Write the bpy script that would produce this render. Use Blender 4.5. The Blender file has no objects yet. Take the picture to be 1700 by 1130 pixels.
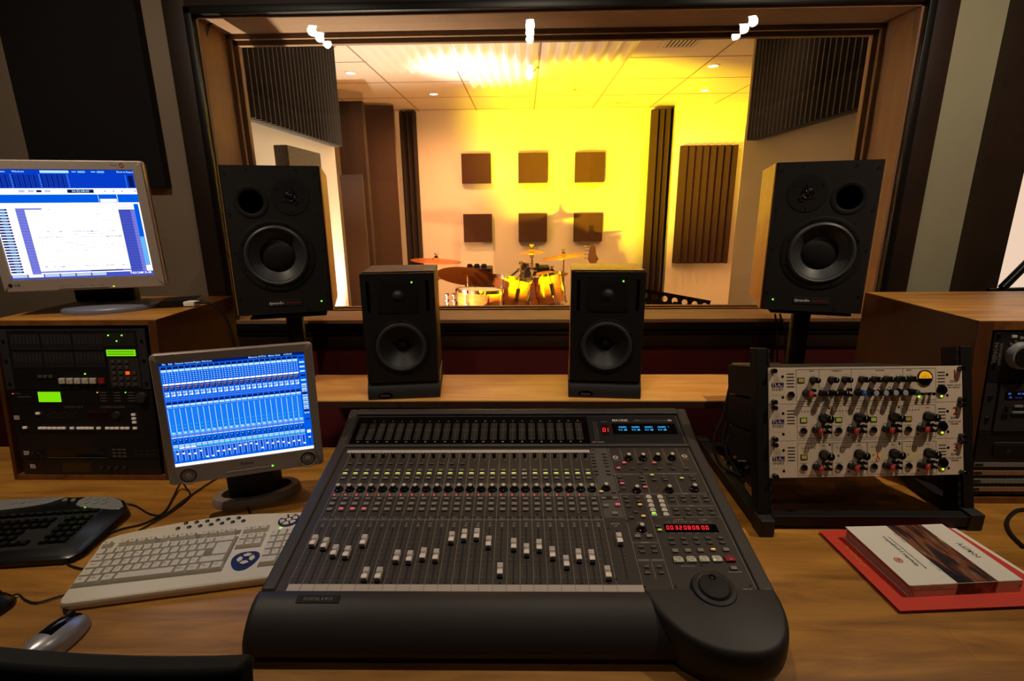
import bpy, bmesh, math, random
from mathutils import Vector, Matrix
random.seed(7)
SC = bpy.context.scene
COL = SC.collection
PI = math.pi
rad = math.radians

# ------------------------------------------------------------------ camera
CZ = 1.56
FOC = 848.18
_p, _y, _r = 0.25735, 0.024577, 0.0092915
_f = Vector((-math.sin(_y) * math.cos(_p), math.cos(_y) * math.cos(_p), -math.sin(_p)))
_rr = Vector((math.cos(_y), math.sin(_y), 0))
_uu = _rr.cross(_f)
RX = _rr * math.cos(_r) - _uu * math.sin(_r)
UY = _uu * math.cos(_r) + _rr * math.sin(_r)
cam_d = bpy.data.cameras.new('camera')
cam = bpy.data.objects.new('camera', cam_d)
COL.objects.link(cam)
cam.matrix_world = Matrix(((RX.x, UY.x, -_f.x, 0), (RX.y, UY.y, -_f.y, 0), (RX.z, UY.z, -_f.z, CZ), (0, 0, 0, 1)))
cam_d.sensor_width = 36
cam_d.lens = FOC / 1700 * 36
cam_d.clip_start = 0.02
SC.camera = cam


def at(px, py, **k):
    """point where the sight line through a photo pixel meets the plane X=, Y= or Z="""
    d = _f + RX * ((px - 850) / FOC) + UY * ((565 - py) / FOC)
    (a, v), = k.items()
    i = 'XYZ'.index(a)
    c = Vector((0, 0, CZ))
    return c + d * ((v - c[i]) / d[i])


# ------------------------------------------------------------------ world, exposure
SC.view_settings.view_transform = 'Standard'
SC.view_settings.look = 'None'
SC.view_settings.exposure = 0.0
SC.view_settings.gamma = 1.0
SC.view_settings.use_curve_mapping = False
w = bpy.data.worlds.new('world')
SC.world = w
w.use_nodes = True
w.node_tree.nodes['Background'].inputs[0].default_value = (0.01, 0.008, 0.007, 1)
w.node_tree.nodes['Background'].inputs[1].default_value = 0.3


# ------------------------------------------------------------------ lamps
def spot(name, loc, target, power, color, size=90, blend=0.6, radius=0.04):
    l = bpy.data.lights.new(name, 'SPOT')
    l.energy = power
    l.color = color
    l.spot_size = rad(size)
    l.spot_blend = blend
    l.shadow_soft_size = radius
    o = bpy.data.objects.new(name, l)
    COL.objects.link(o)
    o.location = loc
    o.rotation_euler = (Vector(target) - Vector(loc)).to_track_quat('-Z', 'Y').to_euler()
    return o


WARM = (1.0, 0.66, 0.36)
# control room: ceiling halogens above the desk (their discs are built below)
LCOL = (1.0, 0.83, 0.62)
CTRL = [(-1.435, 0.95, 2.74), (0.046, 0.99, 2.74), (1.515, 0.985, 2.74), (0.06, -0.14, 2.74)]
CAIM = [(-1.25, 1.15, 0.75), (-0.02, 1.12, 0.9), (0.92, 1.2, 0.95), (-0.25, 0.9, 0.9)]
for p, q, e, sz in zip(CTRL, CAIM, (46, 23, 56, 2.5), (86, 66, 66, 90)):
    spot('control_downlight', (p[0], p[1], 2.725), q, e, LCOL, sz, 1.0, 0.016)
    # added wash spots, aimed at the window wall to brighten it
    spot('added_wall_wash', (p[0], p[1] + 0.02, 2.72), (p[0] * 1.15, 2.4, 1.35), (3 if e < 5 else 32 if p[0] > 1 else 18), LCOL, 110, 0.9, 0.03)
# live room halogens
LIVE = [(-1.573, 5.089), (-0.975, 6.033), (1.681, 5.035), (1.952, 6.05), (0.06, 4.979)]
for p, e in zip(LIVE, (120, 230, 110, 110, 80)):
    spot('live_downlight', (p[0], p[1], 2.73), (p[0], p[1] + 0.1, 0), e, (1.0, 0.335, 0.14), 165, 1.0, 0.03)
# two more halogens just inside the glass, above the sight line
spot('near_downlight', (-0.98, 3.42, 2.73), (-1.15, 3.5, 0), 110, (1.0, 0.66, 0.42), 150, 1.0, 0.02)
spot('near_downlight', (1.25, 3.3, 2.73), (1.35, 3.4, 0), 12, (1.0, 0.62, 0.36), 150, 1.0, 0.02)
# stage floods standing on the live room floor, out of sight below the sill
spot('yellow_flood', (-0.32, 3.4, 0.80), (1.2, 7.08, 2.8), 3000, (1.0, 0.62, 0.0), 60, 0.9, 0.02)
spot('white_flood', (-1.0, 3.9, 0.6), (-0.45, 4.95, 2.75), 900, (1.0, 0.74, 0.66), 30, 1.0, 0.02)
spot('orange_flood', (-0.9, 3.4, 0.6), (-0.1, 7.08, 1.9), 300, (1.0, 0.42, 0.16), 120, 1.0, 0.05)
spot('left_wall_flood', (-1.30, 3.75, 0.35), (-1.47, 3.6, 2.2), 380, (1.0, 0.78, 0.6), 100, 0.6, 0.015)
spot('right_wall_flood', (1.5, 3.4, 0.5), (1.72, 3.6, 2.0), 10, (1.0, 0.85, 0.6), 110, 0.8, 0.02)


# ------------------------------------------------------------------ materials
def s2l(c):
    def f(x):
        x /= 255.0
        return x / 12.92 if x <= 0.04045 else ((x + 0.055) / 1.055) ** 2.4
    return (f(c[0]), f(c[1]), f(c[2]), 1)


MATS = {}


def mat(name, rgb, rough=0.5, metal=0.0, spec=0.5, noise=0.0, nscale=200, bump=0.0, bscale=600, emit=0.0, coat=0.0):
    if name in MATS:
        return MATS[name]
    m = bpy.data.materials.new(name)
    MATS[name] = m
    m.use_nodes = True
    nt = m.node_tree
    b = nt.nodes['Principled BSDF']
    c = s2l(rgb)
    b.inputs['Base Color'].default_value = c
    b.inputs['Roughness'].default_value = rough
    b.inputs['Metallic'].default_value = metal
    b.inputs['Specular IOR Level'].default_value = spec
    b.inputs['Coat Weight'].default_value = coat
    if noise or bump:
        tc = nt.nodes.new('ShaderNodeTexCoord')
    if noise:
        n = nt.nodes.new('ShaderNodeTexNoise')
        n.inputs['Scale'].default_value = nscale
        n.inputs['Detail'].default_value = 4
        nt.links.new(tc.outputs['Object'], n.inputs['Vector'])
        r = nt.nodes.new('ShaderNodeValToRGB')
        r.color_ramp.elements[0].position = 0.3
        r.color_ramp.elements[1].position = 0.7
        r.color_ramp.elements[0].color = tuple(x * (1 - noise) for x in c[:3]) + (1,)
        r.color_ramp.elements[1].color = tuple(min(1, x * (1 + noise)) for x in c[:3]) + (1,)
        nt.links.new(n.outputs['Fac'], r.inputs['Fac'])
        nt.links.new(r.outputs['Color'], b.inputs['Base Color'])
    if bump:
        n2 = nt.nodes.new('ShaderNodeTexNoise')
        n2.inputs['Scale'].default_value = bscale
        nt.links.new(tc.outputs['Object'], n2.inputs['Vector'])
        bp = nt.nodes.new('ShaderNodeBump')
        bp.inputs['Strength'].default_value = bump
        bp.inputs['Distance'].default_value = 0.001
        nt.links.new(n2.outputs['Fac'], bp.inputs['Height'])
        nt.links.new(bp.outputs['Normal'], b.inputs['Normal'])
    if emit:
        b.inputs['Emission Color'].default_value = c
        b.inputs['Emission Strength'].default_value = emit
    return m


def glow(name, rgb, s=1.0):
    if name in MATS:
        return MATS[name]
    m = bpy.data.materials.new(name)
    MATS[name] = m
    m.use_nodes = True
    nt = m.node_tree
    nt.nodes.clear()
    e = nt.nodes.new('ShaderNodeEmission')
    e.inputs[0].default_value = s2l(rgb)
    e.inputs[1].default_value = s
    o = nt.nodes.new('ShaderNodeOutputMaterial')
    nt.links.new(e.outputs[0], o.inputs[0])
    return m


def wood(name, dark, light, rough=0.4, grain=(1.0, 14.0, 14.0), scale=3.0, planks=0.0, coat=0.0):
    if name in MATS:
        return MATS[name]
    m = bpy.data.materials.new(name)
    MATS[name] = m
    m.use_nodes = True
    nt = m.node_tree
    b = nt.nodes['Principled BSDF']
    tc = nt.nodes.new('ShaderNodeTexCoord')
    mp = nt.nodes.new('ShaderNodeMapping')
    mp.inputs['Scale'].default_value = grain
    nt.links.new(tc.outputs['Object'], mp.inputs['Vector'])
    n = nt.nodes.new('ShaderNodeTexNoise')
    n.inputs['Scale'].default_value = scale
    n.inputs['Detail'].default_value = 8
    n.inputs['Roughness'].default_value = 0.62
    n.inputs['Distortion'].default_value = 0.6
    nt.links.new(mp.outputs[0], n.inputs['Vector'])
    r = nt.nodes.new('ShaderNodeValToRGB')
    r.color_ramp.elements[0].position = 0.32
    r.color_ramp.elements[1].position = 0.68
    r.color_ramp.elements[0].color = s2l(dark)
    r.color_ramp.elements[1].color = s2l(light)
    nt.links.new(n.outputs['Fac'], r.inputs['Fac'])
    out = r.outputs['Color']
    if planks:
        # butcher-block staves: each stave a slightly different tone
        br = nt.nodes.new('ShaderNodeTexBrick')
        br.inputs['Color1'].default_value = (0.8, 0.8, 0.8, 1)
        br.inputs['Color2'].default_value = (1.12, 1.12, 1.12, 1)
        br.inputs['Mortar'].default_value = (0.8, 0.8, 0.8, 1)
        br.inputs['Mortar Size'].default_value = 0.0015
        br.inputs['Scale'].default_value = 1.0
        br.inputs['Brick Width'].default_value = 0.55
        br.inputs['Row Height'].default_value = planks
        nt.links.new(tc.outputs['Object'], br.inputs['Vector'])
        mx = nt.nodes.new('ShaderNodeMix')
        mx.data_type = 'RGBA'
        mx.blend_type = 'MULTIPLY'
        mx.inputs[0].default_value = 0.8
        nt.links.new(out, mx.inputs[6])
        nt.links.new(br.outputs['Color'], mx.inputs[7])
        out = mx.outputs[2]
    nt.links.new(out, b.inputs['Base Color'])
    b.inputs['Roughness'].default_value = rough
    b.inputs['Coat Weight'].default_value = coat
    b.inputs['Coat Roughness'].default_value = 0.15
    bp = nt.nodes.new('ShaderNodeBump')
    bp.inputs['Strength'].default_value = 0.12
    bp.inputs['Distance'].default_value = 0.001
    nt.links.new(n.outputs['Fac'], bp.inputs['Height'])
    nt.links.new(bp.outputs['Normal'], b.inputs['Normal'])
    return m


def glass_mat():
    m = bpy.data.materials.new('studio_glass')
    m.use_nodes = True
    nt = m.node_tree
    nt.nodes.clear()
    t = nt.nodes.new('ShaderNodeBsdfTransparent')
    t.inputs[0].default_value = (0.97, 0.985, 0.975, 1)
    g = nt.nodes.new('ShaderNodeBsdfGlossy')
    g.inputs['Roughness'].default_value = 0.0
    fr = nt.nodes.new('ShaderNodeFresnel')
    fr.inputs['IOR'].default_value = 1.45
    # the face seen from inside the pane reflects like the outer one
    ge = nt.nodes.new('ShaderNodeNewGeometry')
    mixn = nt.nodes.new('ShaderNodeMixShader')
    mm = nt.nodes.new('ShaderNodeMath')
    mm.operation = 'SUBTRACT'
    mm.use_clamp = True
    mm.inputs[0].default_value = 1.0
    nt.links.new(ge.outputs['Backfacing'], mm.inputs[1])
    m2 = nt.nodes.new('ShaderNodeMath')
    m2.operation = 'MULTIPLY'
    nt.links.new(fr.outputs[0], m2.inputs[0])
    nt.links.new(mm.outputs[0], m2.inputs[1])
    nt.links.new(m2.outputs[0], mixn.inputs[0])
    nt.links.new(t.outputs[0], mixn.inputs[1])
    nt.links.new(g.outputs[0], mixn.inputs[2])
    o = nt.nodes.new('ShaderNodeOutputMaterial')
    nt.links.new(mixn.outputs[0], o.inputs[0])
    return m


M_glass = glass_mat()
M_desk = wood('desk_beech', (136, 86, 28), (202, 142, 58), 0.42, (1.2, 9, 9), 2.2, 0.075, 0.1)
M_cab = wood('cabinet_wood', (92, 52, 22), (136, 84, 38), 0.42, (8, 1.2, 8), 2.4)
M_cabside = wood('cabinet_side_wood', (72, 38, 16), (102, 58, 24), 0.45, (8, 1.2, 1.5), 2.4)
M_shelf = wood('shelf_wood', (212, 140, 60), (242, 182, 100), 0.45, (1.2, 10, 10), 2.4)
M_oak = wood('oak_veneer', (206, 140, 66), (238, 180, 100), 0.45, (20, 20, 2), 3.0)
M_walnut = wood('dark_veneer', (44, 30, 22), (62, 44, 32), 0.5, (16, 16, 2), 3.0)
M_blk = mat('black_plastic', (17, 15, 15), 0.55, spec=0.35, bump=0.08)
M_blkm = mat('black_matt', (15, 14, 14), 0.75)
M_front = mat('speaker_front_black', (21, 15, 12), 0.6, spec=0.4, noise=0.15, nscale=500, bump=0.15, bscale=900)
M_rub = mat('rubber', (34, 33, 34), 0.55)
M_cone = mat('cone', (30, 29, 30), 0.5)
M_sur = mat('surround', (54, 54, 57), 0.45)
M_gloss = mat('black_gloss', (10, 9, 10), 0.12, coat=0.3)
M_chrome = mat('chrome', (200, 196, 190), 0.16, 1.0)
M_steel = mat('dark_steel', (46, 46, 48), 0.35, 0.8)
M_console = mat('console_grey', (54, 48, 45), 0.5, noise=0.05, nscale=900, bump=0.1, bscale=1500)
M_panel = mat('console_panel', (49, 41, 36), 0.55, noise=0.05, nscale=600)
M_panel2 = mat('console_panel_light', (84, 77, 73), 0.55)
M_rest = mat('armrest_grey', (39, 33, 31), 0.5, noise=0.06, nscale=300, bump=0.15, bscale=1800)
M_line = mat('print_grey', (170, 160, 150), 0.6)
M_dim = mat('print_dim', (118, 108, 100), 0.6)
M_white = mat('print_white', (226, 222, 214), 0.6)
M_strip = mat('scribble_strip', (196, 182, 174), 0.5)
M_btn = mat('button_grey', (136, 124, 118), 0.45)
M_btnd = mat('button_dark', (84, 76, 72), 0.45)
M_btnl = mat('button_light', (206, 198, 184), 0.45)
M_red = mat('button_red', (150, 34, 34), 0.4)
M_cap = mat('fader_cap', (250, 238, 230), 0.4)
M_ledg = glow('led_green', (120, 255, 40), 2.2)
M_ledy = glow('led_yellow_green', (205, 235, 70), 1.0)
M_ledr = glow('led_red', (255, 60, 84), 1.6)
M_leda = glow('led_amber', (255, 170, 30), 1.6)
M_seg = glow('segment_red', (255, 40, 44), 1.6)
M_blue = glow('display_blue', (60, 180, 255), 1.2)
M_lcd = glow('lcd_green', (126, 225, 8), 1.0)
M_bez = mat('bezel_silver', (176, 160, 150), 0.4, 0.1)
M_bez2 = mat('bezel_grey', (152, 136, 126), 0.42, 0.1)
M_fab = mat('acoustic_fabric', (30, 24, 24), 0.95, noise=0.35, nscale=160)
M_foam = mat('acoustic_foam', (40, 31, 27), 0.95, noise=0.3, nscale=120, bump=0.6, bscale=260)
M_foam2 = mat('ribbed_foam', (50, 29, 21), 0.95, noise=0.25, nscale=90, bump=0.6, bscale=200)
M_foamn = mat('grey_foam', (62, 54, 49), 0.95, noise=0.25, nscale=120, bump=0.6, bscale=260)
M_tile = mat('tile_brown', (70, 44, 32), 0.95, noise=0.25, nscale=90, bump=0.6, bscale=200)
M_brown = mat('brown_panel', (48, 30, 22), 0.8, noise=0.1, nscale=40)
M_grey = mat('wall_grey_paint', (166, 146, 124), 0.8, noise=0.04, nscale=3)
M_greyr = mat('wall_pale_paint', (196, 188, 156), 0.8, noise=0.04, nscale=3)
M_redw = mat('wall_red_paint', (106, 30, 32), 0.7, noise=0.06, nscale=4)
M_trim = mat('window_trim_brown', (54, 36, 26), 0.5, noise=0.2, nscale=6)
M_trimb = mat('window_trim_black', (20, 15, 13), 0.4)
M_reveal = mat('reveal_paint', (160, 122, 90), 0.7, noise=0.05, nscale=5)
M_lwall = mat('live_wall_paint', (232, 224, 214), 0.75)
M_lceil = mat('live_ceiling_tile', (226, 216, 206), 0.8)
M_seam = mat('ceiling_seam', (150, 120, 100), 0.9)
M_corr = mat('corrugated_ceiling', (232, 226, 222), 0.35)
M_dark = mat('dark_ceiling', (58, 50, 44), 0.9)
M_carpet = mat('carpet', (44, 34, 32), 0.95, noise=0.3, nscale=60)
M_rack = mat('ivory_faceplate', (226, 205, 182), 0.45, noise=0.02, nscale=60)
M_rackp = mat('rack_print', (44, 38, 54), 0.6)
M_navy = mat('logo_navy', (36, 30, 92), 0.5)
M_unit = mat('unit_black', (22, 21, 22), 0.4, bump=0.05)
M_unitg = mat('unit_charcoal', (46, 44, 46), 0.45)
M_beige = mat('keyboard_beige', (226, 214, 192), 0.45, noise=0.02, nscale=20)
M_key = mat('key_beige', (214, 204, 184), 0.5)
M_kgap = mat('key_well', (120, 112, 98), 0.7)
M_kblue = mat('key_blue', (12, 18, 46), 0.35)
M_kblk = mat('key_black', (12, 12, 13), 0.3)
M_silver = mat('silver_plastic', (176, 174, 176), 0.3, 0.5)
M_folder = mat('red_card', (214, 62, 42), 0.6, noise=0.04, nscale=20)
M_paper = mat('paper', (238, 232, 220), 0.7)
M_pages = mat('page_edges', (190, 150, 138), 0.8, noise=0.1, nscale=300)
M_cym = mat('cymbal_bronze', (190, 112, 44), 0.36, 0.85, noise=0.15, nscale=30)
M_drum = wood('drum_shell', (206, 116, 60), (238, 160, 98), 0.2, (2, 2, 10), 4.0, coat=0.6)
M_head = mat('drum_head', (225, 215, 200), 0.5)


def photo_mat():
    m = bpy.data.materials.new('cover_photo')
    m.use_nodes = True
    nt = m.node_tree
    b = nt.nodes['Principled BSDF']
    tc = nt.nodes.new('ShaderNodeTexCoord')
    mp = nt.nodes.new('ShaderNodeMapping')
    mp.inputs['Scale'].default_value = (42, 9, 30)
    mp.inputs['Rotation'].default_value = (0, 0, 0.35)
    nt.links.new(tc.outputs['Object'], mp.inputs['Vector'])
    n = nt.nodes.new('ShaderNodeTexNoise')
    n.inputs['Scale'].default_value = 1.0
    n.inputs['Detail'].default_value = 5
    n.inputs['Distortion'].default_value = 1.2
    nt.links.new(mp.outputs[0], n.inputs['Vector'])
    r = nt.nodes.new('ShaderNodeValToRGB')
    cr = r.color_ramp
    cr.elements[0].position = 0.3
    cr.elements[0].color = s2l((30, 32, 38))
    cr.elements[1].position = 0.75
    cr.elements[1].color = s2l((226, 160, 96))
    for p, c in ((0.42, (52, 42, 48)), (0.5, (92, 58, 46)), (0.57, (150, 84, 54)), (0.62, (84, 96, 84)), (0.68, (196, 120, 70))):
        e = cr.elements.new(p)
        e.color = s2l(c)
    nt.links.new(n.outputs['Fac'], r.inputs['Fac'])
    nt.links.new(r.outputs['Color'], b.inputs['Base Color'])
    b.inputs['Roughness'].default_value = 0.3
    return m


M_photo = photo_mat()


# ------------------------------------------------------------------ mesh builder
_TXT = {}


def text_geo(s, size, align='CENTER'):
    k = (s, align)
    if k not in _TXT:
        cu = bpy.data.curves.new('lettering', 'FONT')
        cu.body = s
        cu.size = 1.0
        cu.align_x = align
        cu.align_y = 'CENTER'
        cu.resolution_u = 1
        cu.offset = 0.014
        o = bpy.data.objects.new('lettering', cu)
        me = bpy.data.meshes.new_from_object(o)
        _TXT[k] = ([v.co.copy() for v in me.vertices], [tuple(p.vertices) for p in me.polygons])
        bpy.data.objects.remove(o)
        bpy.data.curves.remove(cu)
        bpy.data.meshes.remove(me)
    vs, ps = _TXT[k]
    return [v * size for v in vs], ps


class MB:
    def __init__(s):
        s.v, s.f, s.mi, s.mats = [], [], [], []
        s.M = Matrix.Identity(4)

    def m(s, mt):
        if mt not in s.mats:
            s.mats.append(mt)
        return s.mats.index(mt)

    def add(s, vs, fs, mt):
        b = len(s.v)
        s.v += [s.M @ Vector(v) for v in vs]
        i = s.m(mt)
        for f in fs:
            s.f.append(tuple(x + b for x in f))
            s.mi.append(i)
        return s

    def box(s, x0, x1, y0, y1, z0, z1, mt, b=0.0):
        if b <= 0:
            vs = [(x0, y0, z0), (x1, y0, z0), (x1, y1, z0), (x0, y1, z0), (x0, y0, z1), (x1, y0, z1), (x1, y1, z1), (x0, y1, z1)]
            fs = [(0, 3, 2, 1), (4, 5, 6, 7), (0, 1, 5, 4), (1, 2, 6, 5), (2, 3, 7, 6), (3, 0, 4, 7)]
            return s.add(vs, fs, mt)
        b = min(b, (x1 - x0) * 0.49, (y1 - y0) * 0.49, (z1 - z0) * 0.49)
        bm = bmesh.new()
        bmesh.ops.create_cube(bm, size=1)
        for v in bm.verts:
            v.co = Vector(((x0 + x1) / 2 + v.co.x * (x1 - x0), (y0 + y1) / 2 + v.co.y * (y1 - y0), (z0 + z1) / 2 + v.co.z * (z1 - z0)))
        bmesh.ops.bevel(bm, geom=list(bm.edges), offset=b, segments=2, affect='EDGES', profile=0.6)
        s.add([v.co.copy() for v in bm.verts], [tuple(v.index for v in f.verts) for f in bm.faces], mt)
        bm.free()
        return s

    def lathe(s, prof, mt, seg=24, axis='Z', c=(0, 0, 0), cap=True):
        """profile [(radius, height)] turned about an axis through c"""
        vs, fs = [], []
        for r, h in prof:
            for i in range(seg):
                a = 2 * PI * i / seg
                x, y = r * math.cos(a), r * math.sin(a)
                p = {'Z': (x, y, h), 'Y': (x, h, -y), 'X': (h, x, y)}[axis]
                vs.append((p[0] + c[0], p[1] + c[1], p[2] + c[2]))
        n = len(prof)
        for j in range(n - 1):
            for i in range(seg):
                k = (i + 1) % seg
                fs.append((j * seg + i, j * seg + k, (j + 1) * seg + k, (j + 1) * seg + i))
        if cap:
            if prof[0][0] > 1e-6:
                fs.append(tuple(range(seg - 1, -1, -1)))
            if prof[-1][0] > 1e-6:
                fs.append(tuple((n - 1) * seg + i for i in range(seg)))
        return s.add(vs, fs, mt)

    def rod(s, a, b, r, mt, r2=None, seg=10):
        a, b = Vector(a), Vector(b)
        d = b - a
        q = d.to_track_quat('Z', 'Y').to_matrix().to_4x4()
        old = s.M
        s.M = old @ Matrix.Translation(a) @ q
        s.lathe([(r, 0), (r if r2 is None else r2, d.length)], mt, seg)
        s.M = old
        return s

    def tube(s, pts, r, mt, seg=8, smooth=True):
        pts = [Vector(p) for p in pts]
        if smooth and len(pts) > 2:
            q = []
            P = [pts[0] * 2 - pts[1]] + pts + [pts[-1] * 2 - pts[-2]]
            for i in range(1, len(P) - 2):
                for k in range(6):
                    t = k / 6
                    a, b, c, d = P[i - 1], P[i], P[i + 1], P[i + 2]
                    q.append(0.5 * ((2 * b) + (c - a) * t + (2 * a - 5 * b + 4 * c - d) * t * t + (3 * b - a - 3 * c + d) * t ** 3))
            q.append(pts[-1])
            pts = q
        vs, fs = [], []
        up = Vector((0, 0, 1))
        for i, p in enumerate(pts):
            t = (pts[min(i + 1, len(pts) - 1)] - pts[max(i - 1, 0)]).normalized()
            n = up - t * up.dot(t)
            if n.length < 1e-3:
                n = Vector((1, 0, 0)) - t * t.x
            n.normalize()
            up = n
            b = t.cross(n)
            for k in range(seg):
                a = 2 * PI * k / seg
                vs.append(p + n * (r * math.cos(a)) + b * (r * math.sin(a)))
        for i in range(len(pts) - 1):
            for k in range(seg):
                j = (k + 1) % seg
                fs.append((i * seg + k, i * seg + j, (i + 1) * seg + j, (i + 1) * seg + k))
        fs.append(tuple(range(seg - 1, -1, -1)))
        fs.append(tuple((len(pts) - 1) * seg + k for k in range(seg)))
        return s.add(vs, fs, mt)

    def prism(s, poly, z0, z1, mt, plane='XY'):
        """polygon extruded; plane XY: along z, YZ: poly is (y,z) extruded along x, XZ: along y"""
        n = len(poly)

        def P(a, h):
            return {'XY': (a[0], a[1], h), 'YZ': (h, a[0], a[1]), 'XZ': (a[0], h, a[1])}[plane]
        vs = [P(a, z0) for a in poly] + [P(a, z1) for a in poly]
        fs = [tuple(range(n - 1, -1, -1)), tuple(range(n, 2 * n))]
        for i in range(n):
            j = (i + 1) % n
            fs.append((i, j, n + j, n + i))
        return s.add(vs, fs, mt)

    def rect(s, x0, x1, y0, y1, z, mt):
        """flat print on a plane facing +z"""
        return s.add([(x0, y0, z), (x1, y0, z), (x1, y1, z), (x0, y1, z)], [(0, 1, 2, 3)], mt)

    def text(s, t, x, y, z, size, mt, align='CENTER', rot=0.0, sx=1.0):
        vs, ps = text_geo(t, size, align)
        c, sn = math.cos(rot), math.sin(rot)
        return s.add([(x + v.x * sx * c - v.y * sn, y + v.x * sx * sn + v.y * c, z) for v in vs], ps, mt)

    def mesh(s, name, smooth=35, fix=True):
        me = bpy.data.meshes.new(name)
        me.from_pydata([tuple(v) for v in s.v], [], s.f)
        for m in s.mats:
            me.materials.append(m)
        me.polygons.foreach_set('material_index', s.mi)
        if fix:
            bm = bmesh.new()
            bm.from_mesh(me)
            bmesh.ops.recalc_face_normals(bm, faces=bm.faces)
            bm.to_mesh(me)
            bm.free()
        if smooth:
            me.shade_smooth()
            me.set_sharp_from_angle(angle=rad(smooth))
        me.update()
        return me

    def build(s, name, parent=None, mtx=None, bevel=0.0, smooth=35, label=None, seg=2, fix=True):
        return put(s.mesh(name, smooth, fix), name, parent, mtx, bevel, label, seg)


def put(me, name, parent=None, mtx=None, bevel=0.0, label=None, seg=2):
    o = bpy.data.objects.new(name, me)
    COL.objects.link(o)
    if parent is not None:
        o.parent = parent
    if mtx is not None:
        o.matrix_local = mtx
    if bevel:
        b = o.modifiers.new('bevel', 'BEVEL')
        b.width = bevel
        b.segments = seg
        b.limit_method = 'ANGLE'
        b.angle_limit = rad(40)
    if label:
        o['label'] = label
    return o


def T(x, y, z):
    return Matrix.Translation((x, y, z))


def R(a, ax):
    return Matrix.Rotation(a, 4, ax)


def thing(name, label, cat, mtx=None, group=None):
    o = bpy.data.objects.new(name, None)
    o.empty_display_size = 0.05
    COL.objects.link(o)
    if mtx is not None:
        o.matrix_world = mtx
    return tag(o, label, cat, group)


def tag(o, label, cat, group=None):
    o['label'] = label
    o['category'] = cat
    if group:
        o['group'] = group
    return o


def struct(o):
    o['kind'] = 'structure'
    return o


def copy_tree(o, mtx, label, group=None):
    r = o.copy()
    COL.objects.link(r)
    r.matrix_world = mtx
    r['label'] = label
    if group:
        r['group'] = group

    def rec(a, b):
        for ch in list(a.children):
            c = ch.copy()
            COL.objects.link(c)
            c.parent = b
            c.matrix_local = ch.matrix_local.copy()
            rec(ch, c)
    rec(o, r)
    return r


UP = Matrix(((1, 0, 0, 0), (0, 0, -1, 0), (0, 1, 0, 0), (0, 0, 0, 1)))  # local (u, v, out) -> (x, z, -y): a face plate standing up, facing the camera

# ================================================================== THE SETTING
WY = 2.4          # control-room face of the window wall
XL, XR, ZB, ZT = -1.38, 1.635, 1.036, 2.343


def sbox(name, dims, mt):
    b = MB()
    b.box(*dims, mt)
    return struct(b.build(name, smooth=0))


sbox('floor', (-3.2, 3.4, -2.4, 7.3, -0.1, 0.0), M_carpet)
b = MB()
b.box(-2.9, XL, WY, 2.65, 0, 2.95, M_grey)
b.box(XR, 3.1, WY, 2.65, 0, 2.95, M_greyr)
b.box(XL, XR, WY, 2.65, ZT, 2.95, M_grey)
b.box(XL, XR, WY, 2.65, 0, ZB, M_redw)
b.box(-2.9, XL, WY - 0.004, WY, 0, 0.9, M_redw)
b.box(XR, 3.1, WY - 0.004, WY, 0, 0.9, M_redw)
struct(b.build('wall_front', smooth=0))
sbox('wall_left', (-3.0, -2.9, -2.4, 2.65, 0, 2.95), M_grey)
sbox('wall_right', (3.1, 3.2, -2.4, 2.65, 0, 2.95), M_greyr)
sbox('wall_back', (-3.0, 3.2, -2.4, -2.3, 0, 2.95), M_grey)
sbox('ceiling', (-3.0, 3.2, -2.4, 2.65, 2.76, 2.86), M_dark)

# brown timber surround of the window, with its black bead
b = MB()
for d in ((-1.505, -1.41, WY - 0.022, WY, 0.9, 2.60), (1.665, 1.765, WY - 0.022, WY, 0.9, 2.60), (-1.41, 1.665, WY - 0.022, WY, 2.372, 2.60), (-1.41, 1.665, WY - 0.018, WY, 0.9, 0.962)):
    b.box(*d, M_trim, 0.002)
for d in ((-1.412, XL, WY - 0.034, WY, ZB, 2.372), (XR, 1.667, WY - 0.034, WY, ZB, 2.372), (-1.412, 1.667, WY - 0.034, WY, ZT, 2.374),
          (-1.412, 1.667, WY - 0.034, WY, 0.986, 1.022), (-1.412, 1.667, WY - 0.026, WY, 0.962, 0.978)):
    b.box(*d, M_trimb, 0.004)
struct(b.build('trim_1'))
# painted lining of the opening, with the moulded inner frame at the live-room side
b = MB()
b.box(XL, XL + 0.01, WY - 0.004, 2.66, ZB, ZT, M_reveal)
b.box(XR - 0.01, XR, WY - 0.004, 2.66, ZB, ZT, M_reveal)
b.box(XL, XR, WY - 0.004, 2.66, ZT - 0.01, ZT, M_reveal)
b.box(XL, XR, WY - 0.036, 2.66, ZB - 0.012, ZB + 0.004, M_reveal)
for y0, y1, w_ in ((2.60, 2.62, 0.03), (2.63, 2.66, 0.048)):
    b.box(XL, XL + w_, y0, y1, ZB, ZT, M_reveal, 0.003)
    b.box(XR - w_, XR, y0, y1, ZB, ZT, M_reveal, 0.003)
    b.box(XL, XR, y0, y1, ZT - w_, ZT, M_reveal, 0.003)
    b.box(XL, XR, y0, y1, ZB, ZB + w_ * 0.35, M_reveal, 0.003)
struct(b.build('trim_2'))
# dark tube drawn for the gasket's wavy shadow and reflection behind the first pane
b = MB()
g = [at(x, y, Y=2.45) for x, y in ((369, 300), (369, 272), (354, 179), (343, 110), (342, 60), (350, 38), (372, 31), (450, 29), (560, 24), (700, 18), (850, 15))]
b.tube(g, 0.007, M_rub, 8)
struct(b.build('gasket_shadow'))
# panes
win = struct(bpy.data.objects.new('window_1', None))
COL.objects.link(win)
for y in (2.415, 2.485, 2.555):
    b = MB()
    b.box(XL + 0.011, XR - 0.011, y, y + 0.006, ZB + 0.005, ZT - 0.011, M_glass)
    b.build('glass_pane', win, smooth=0)

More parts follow.
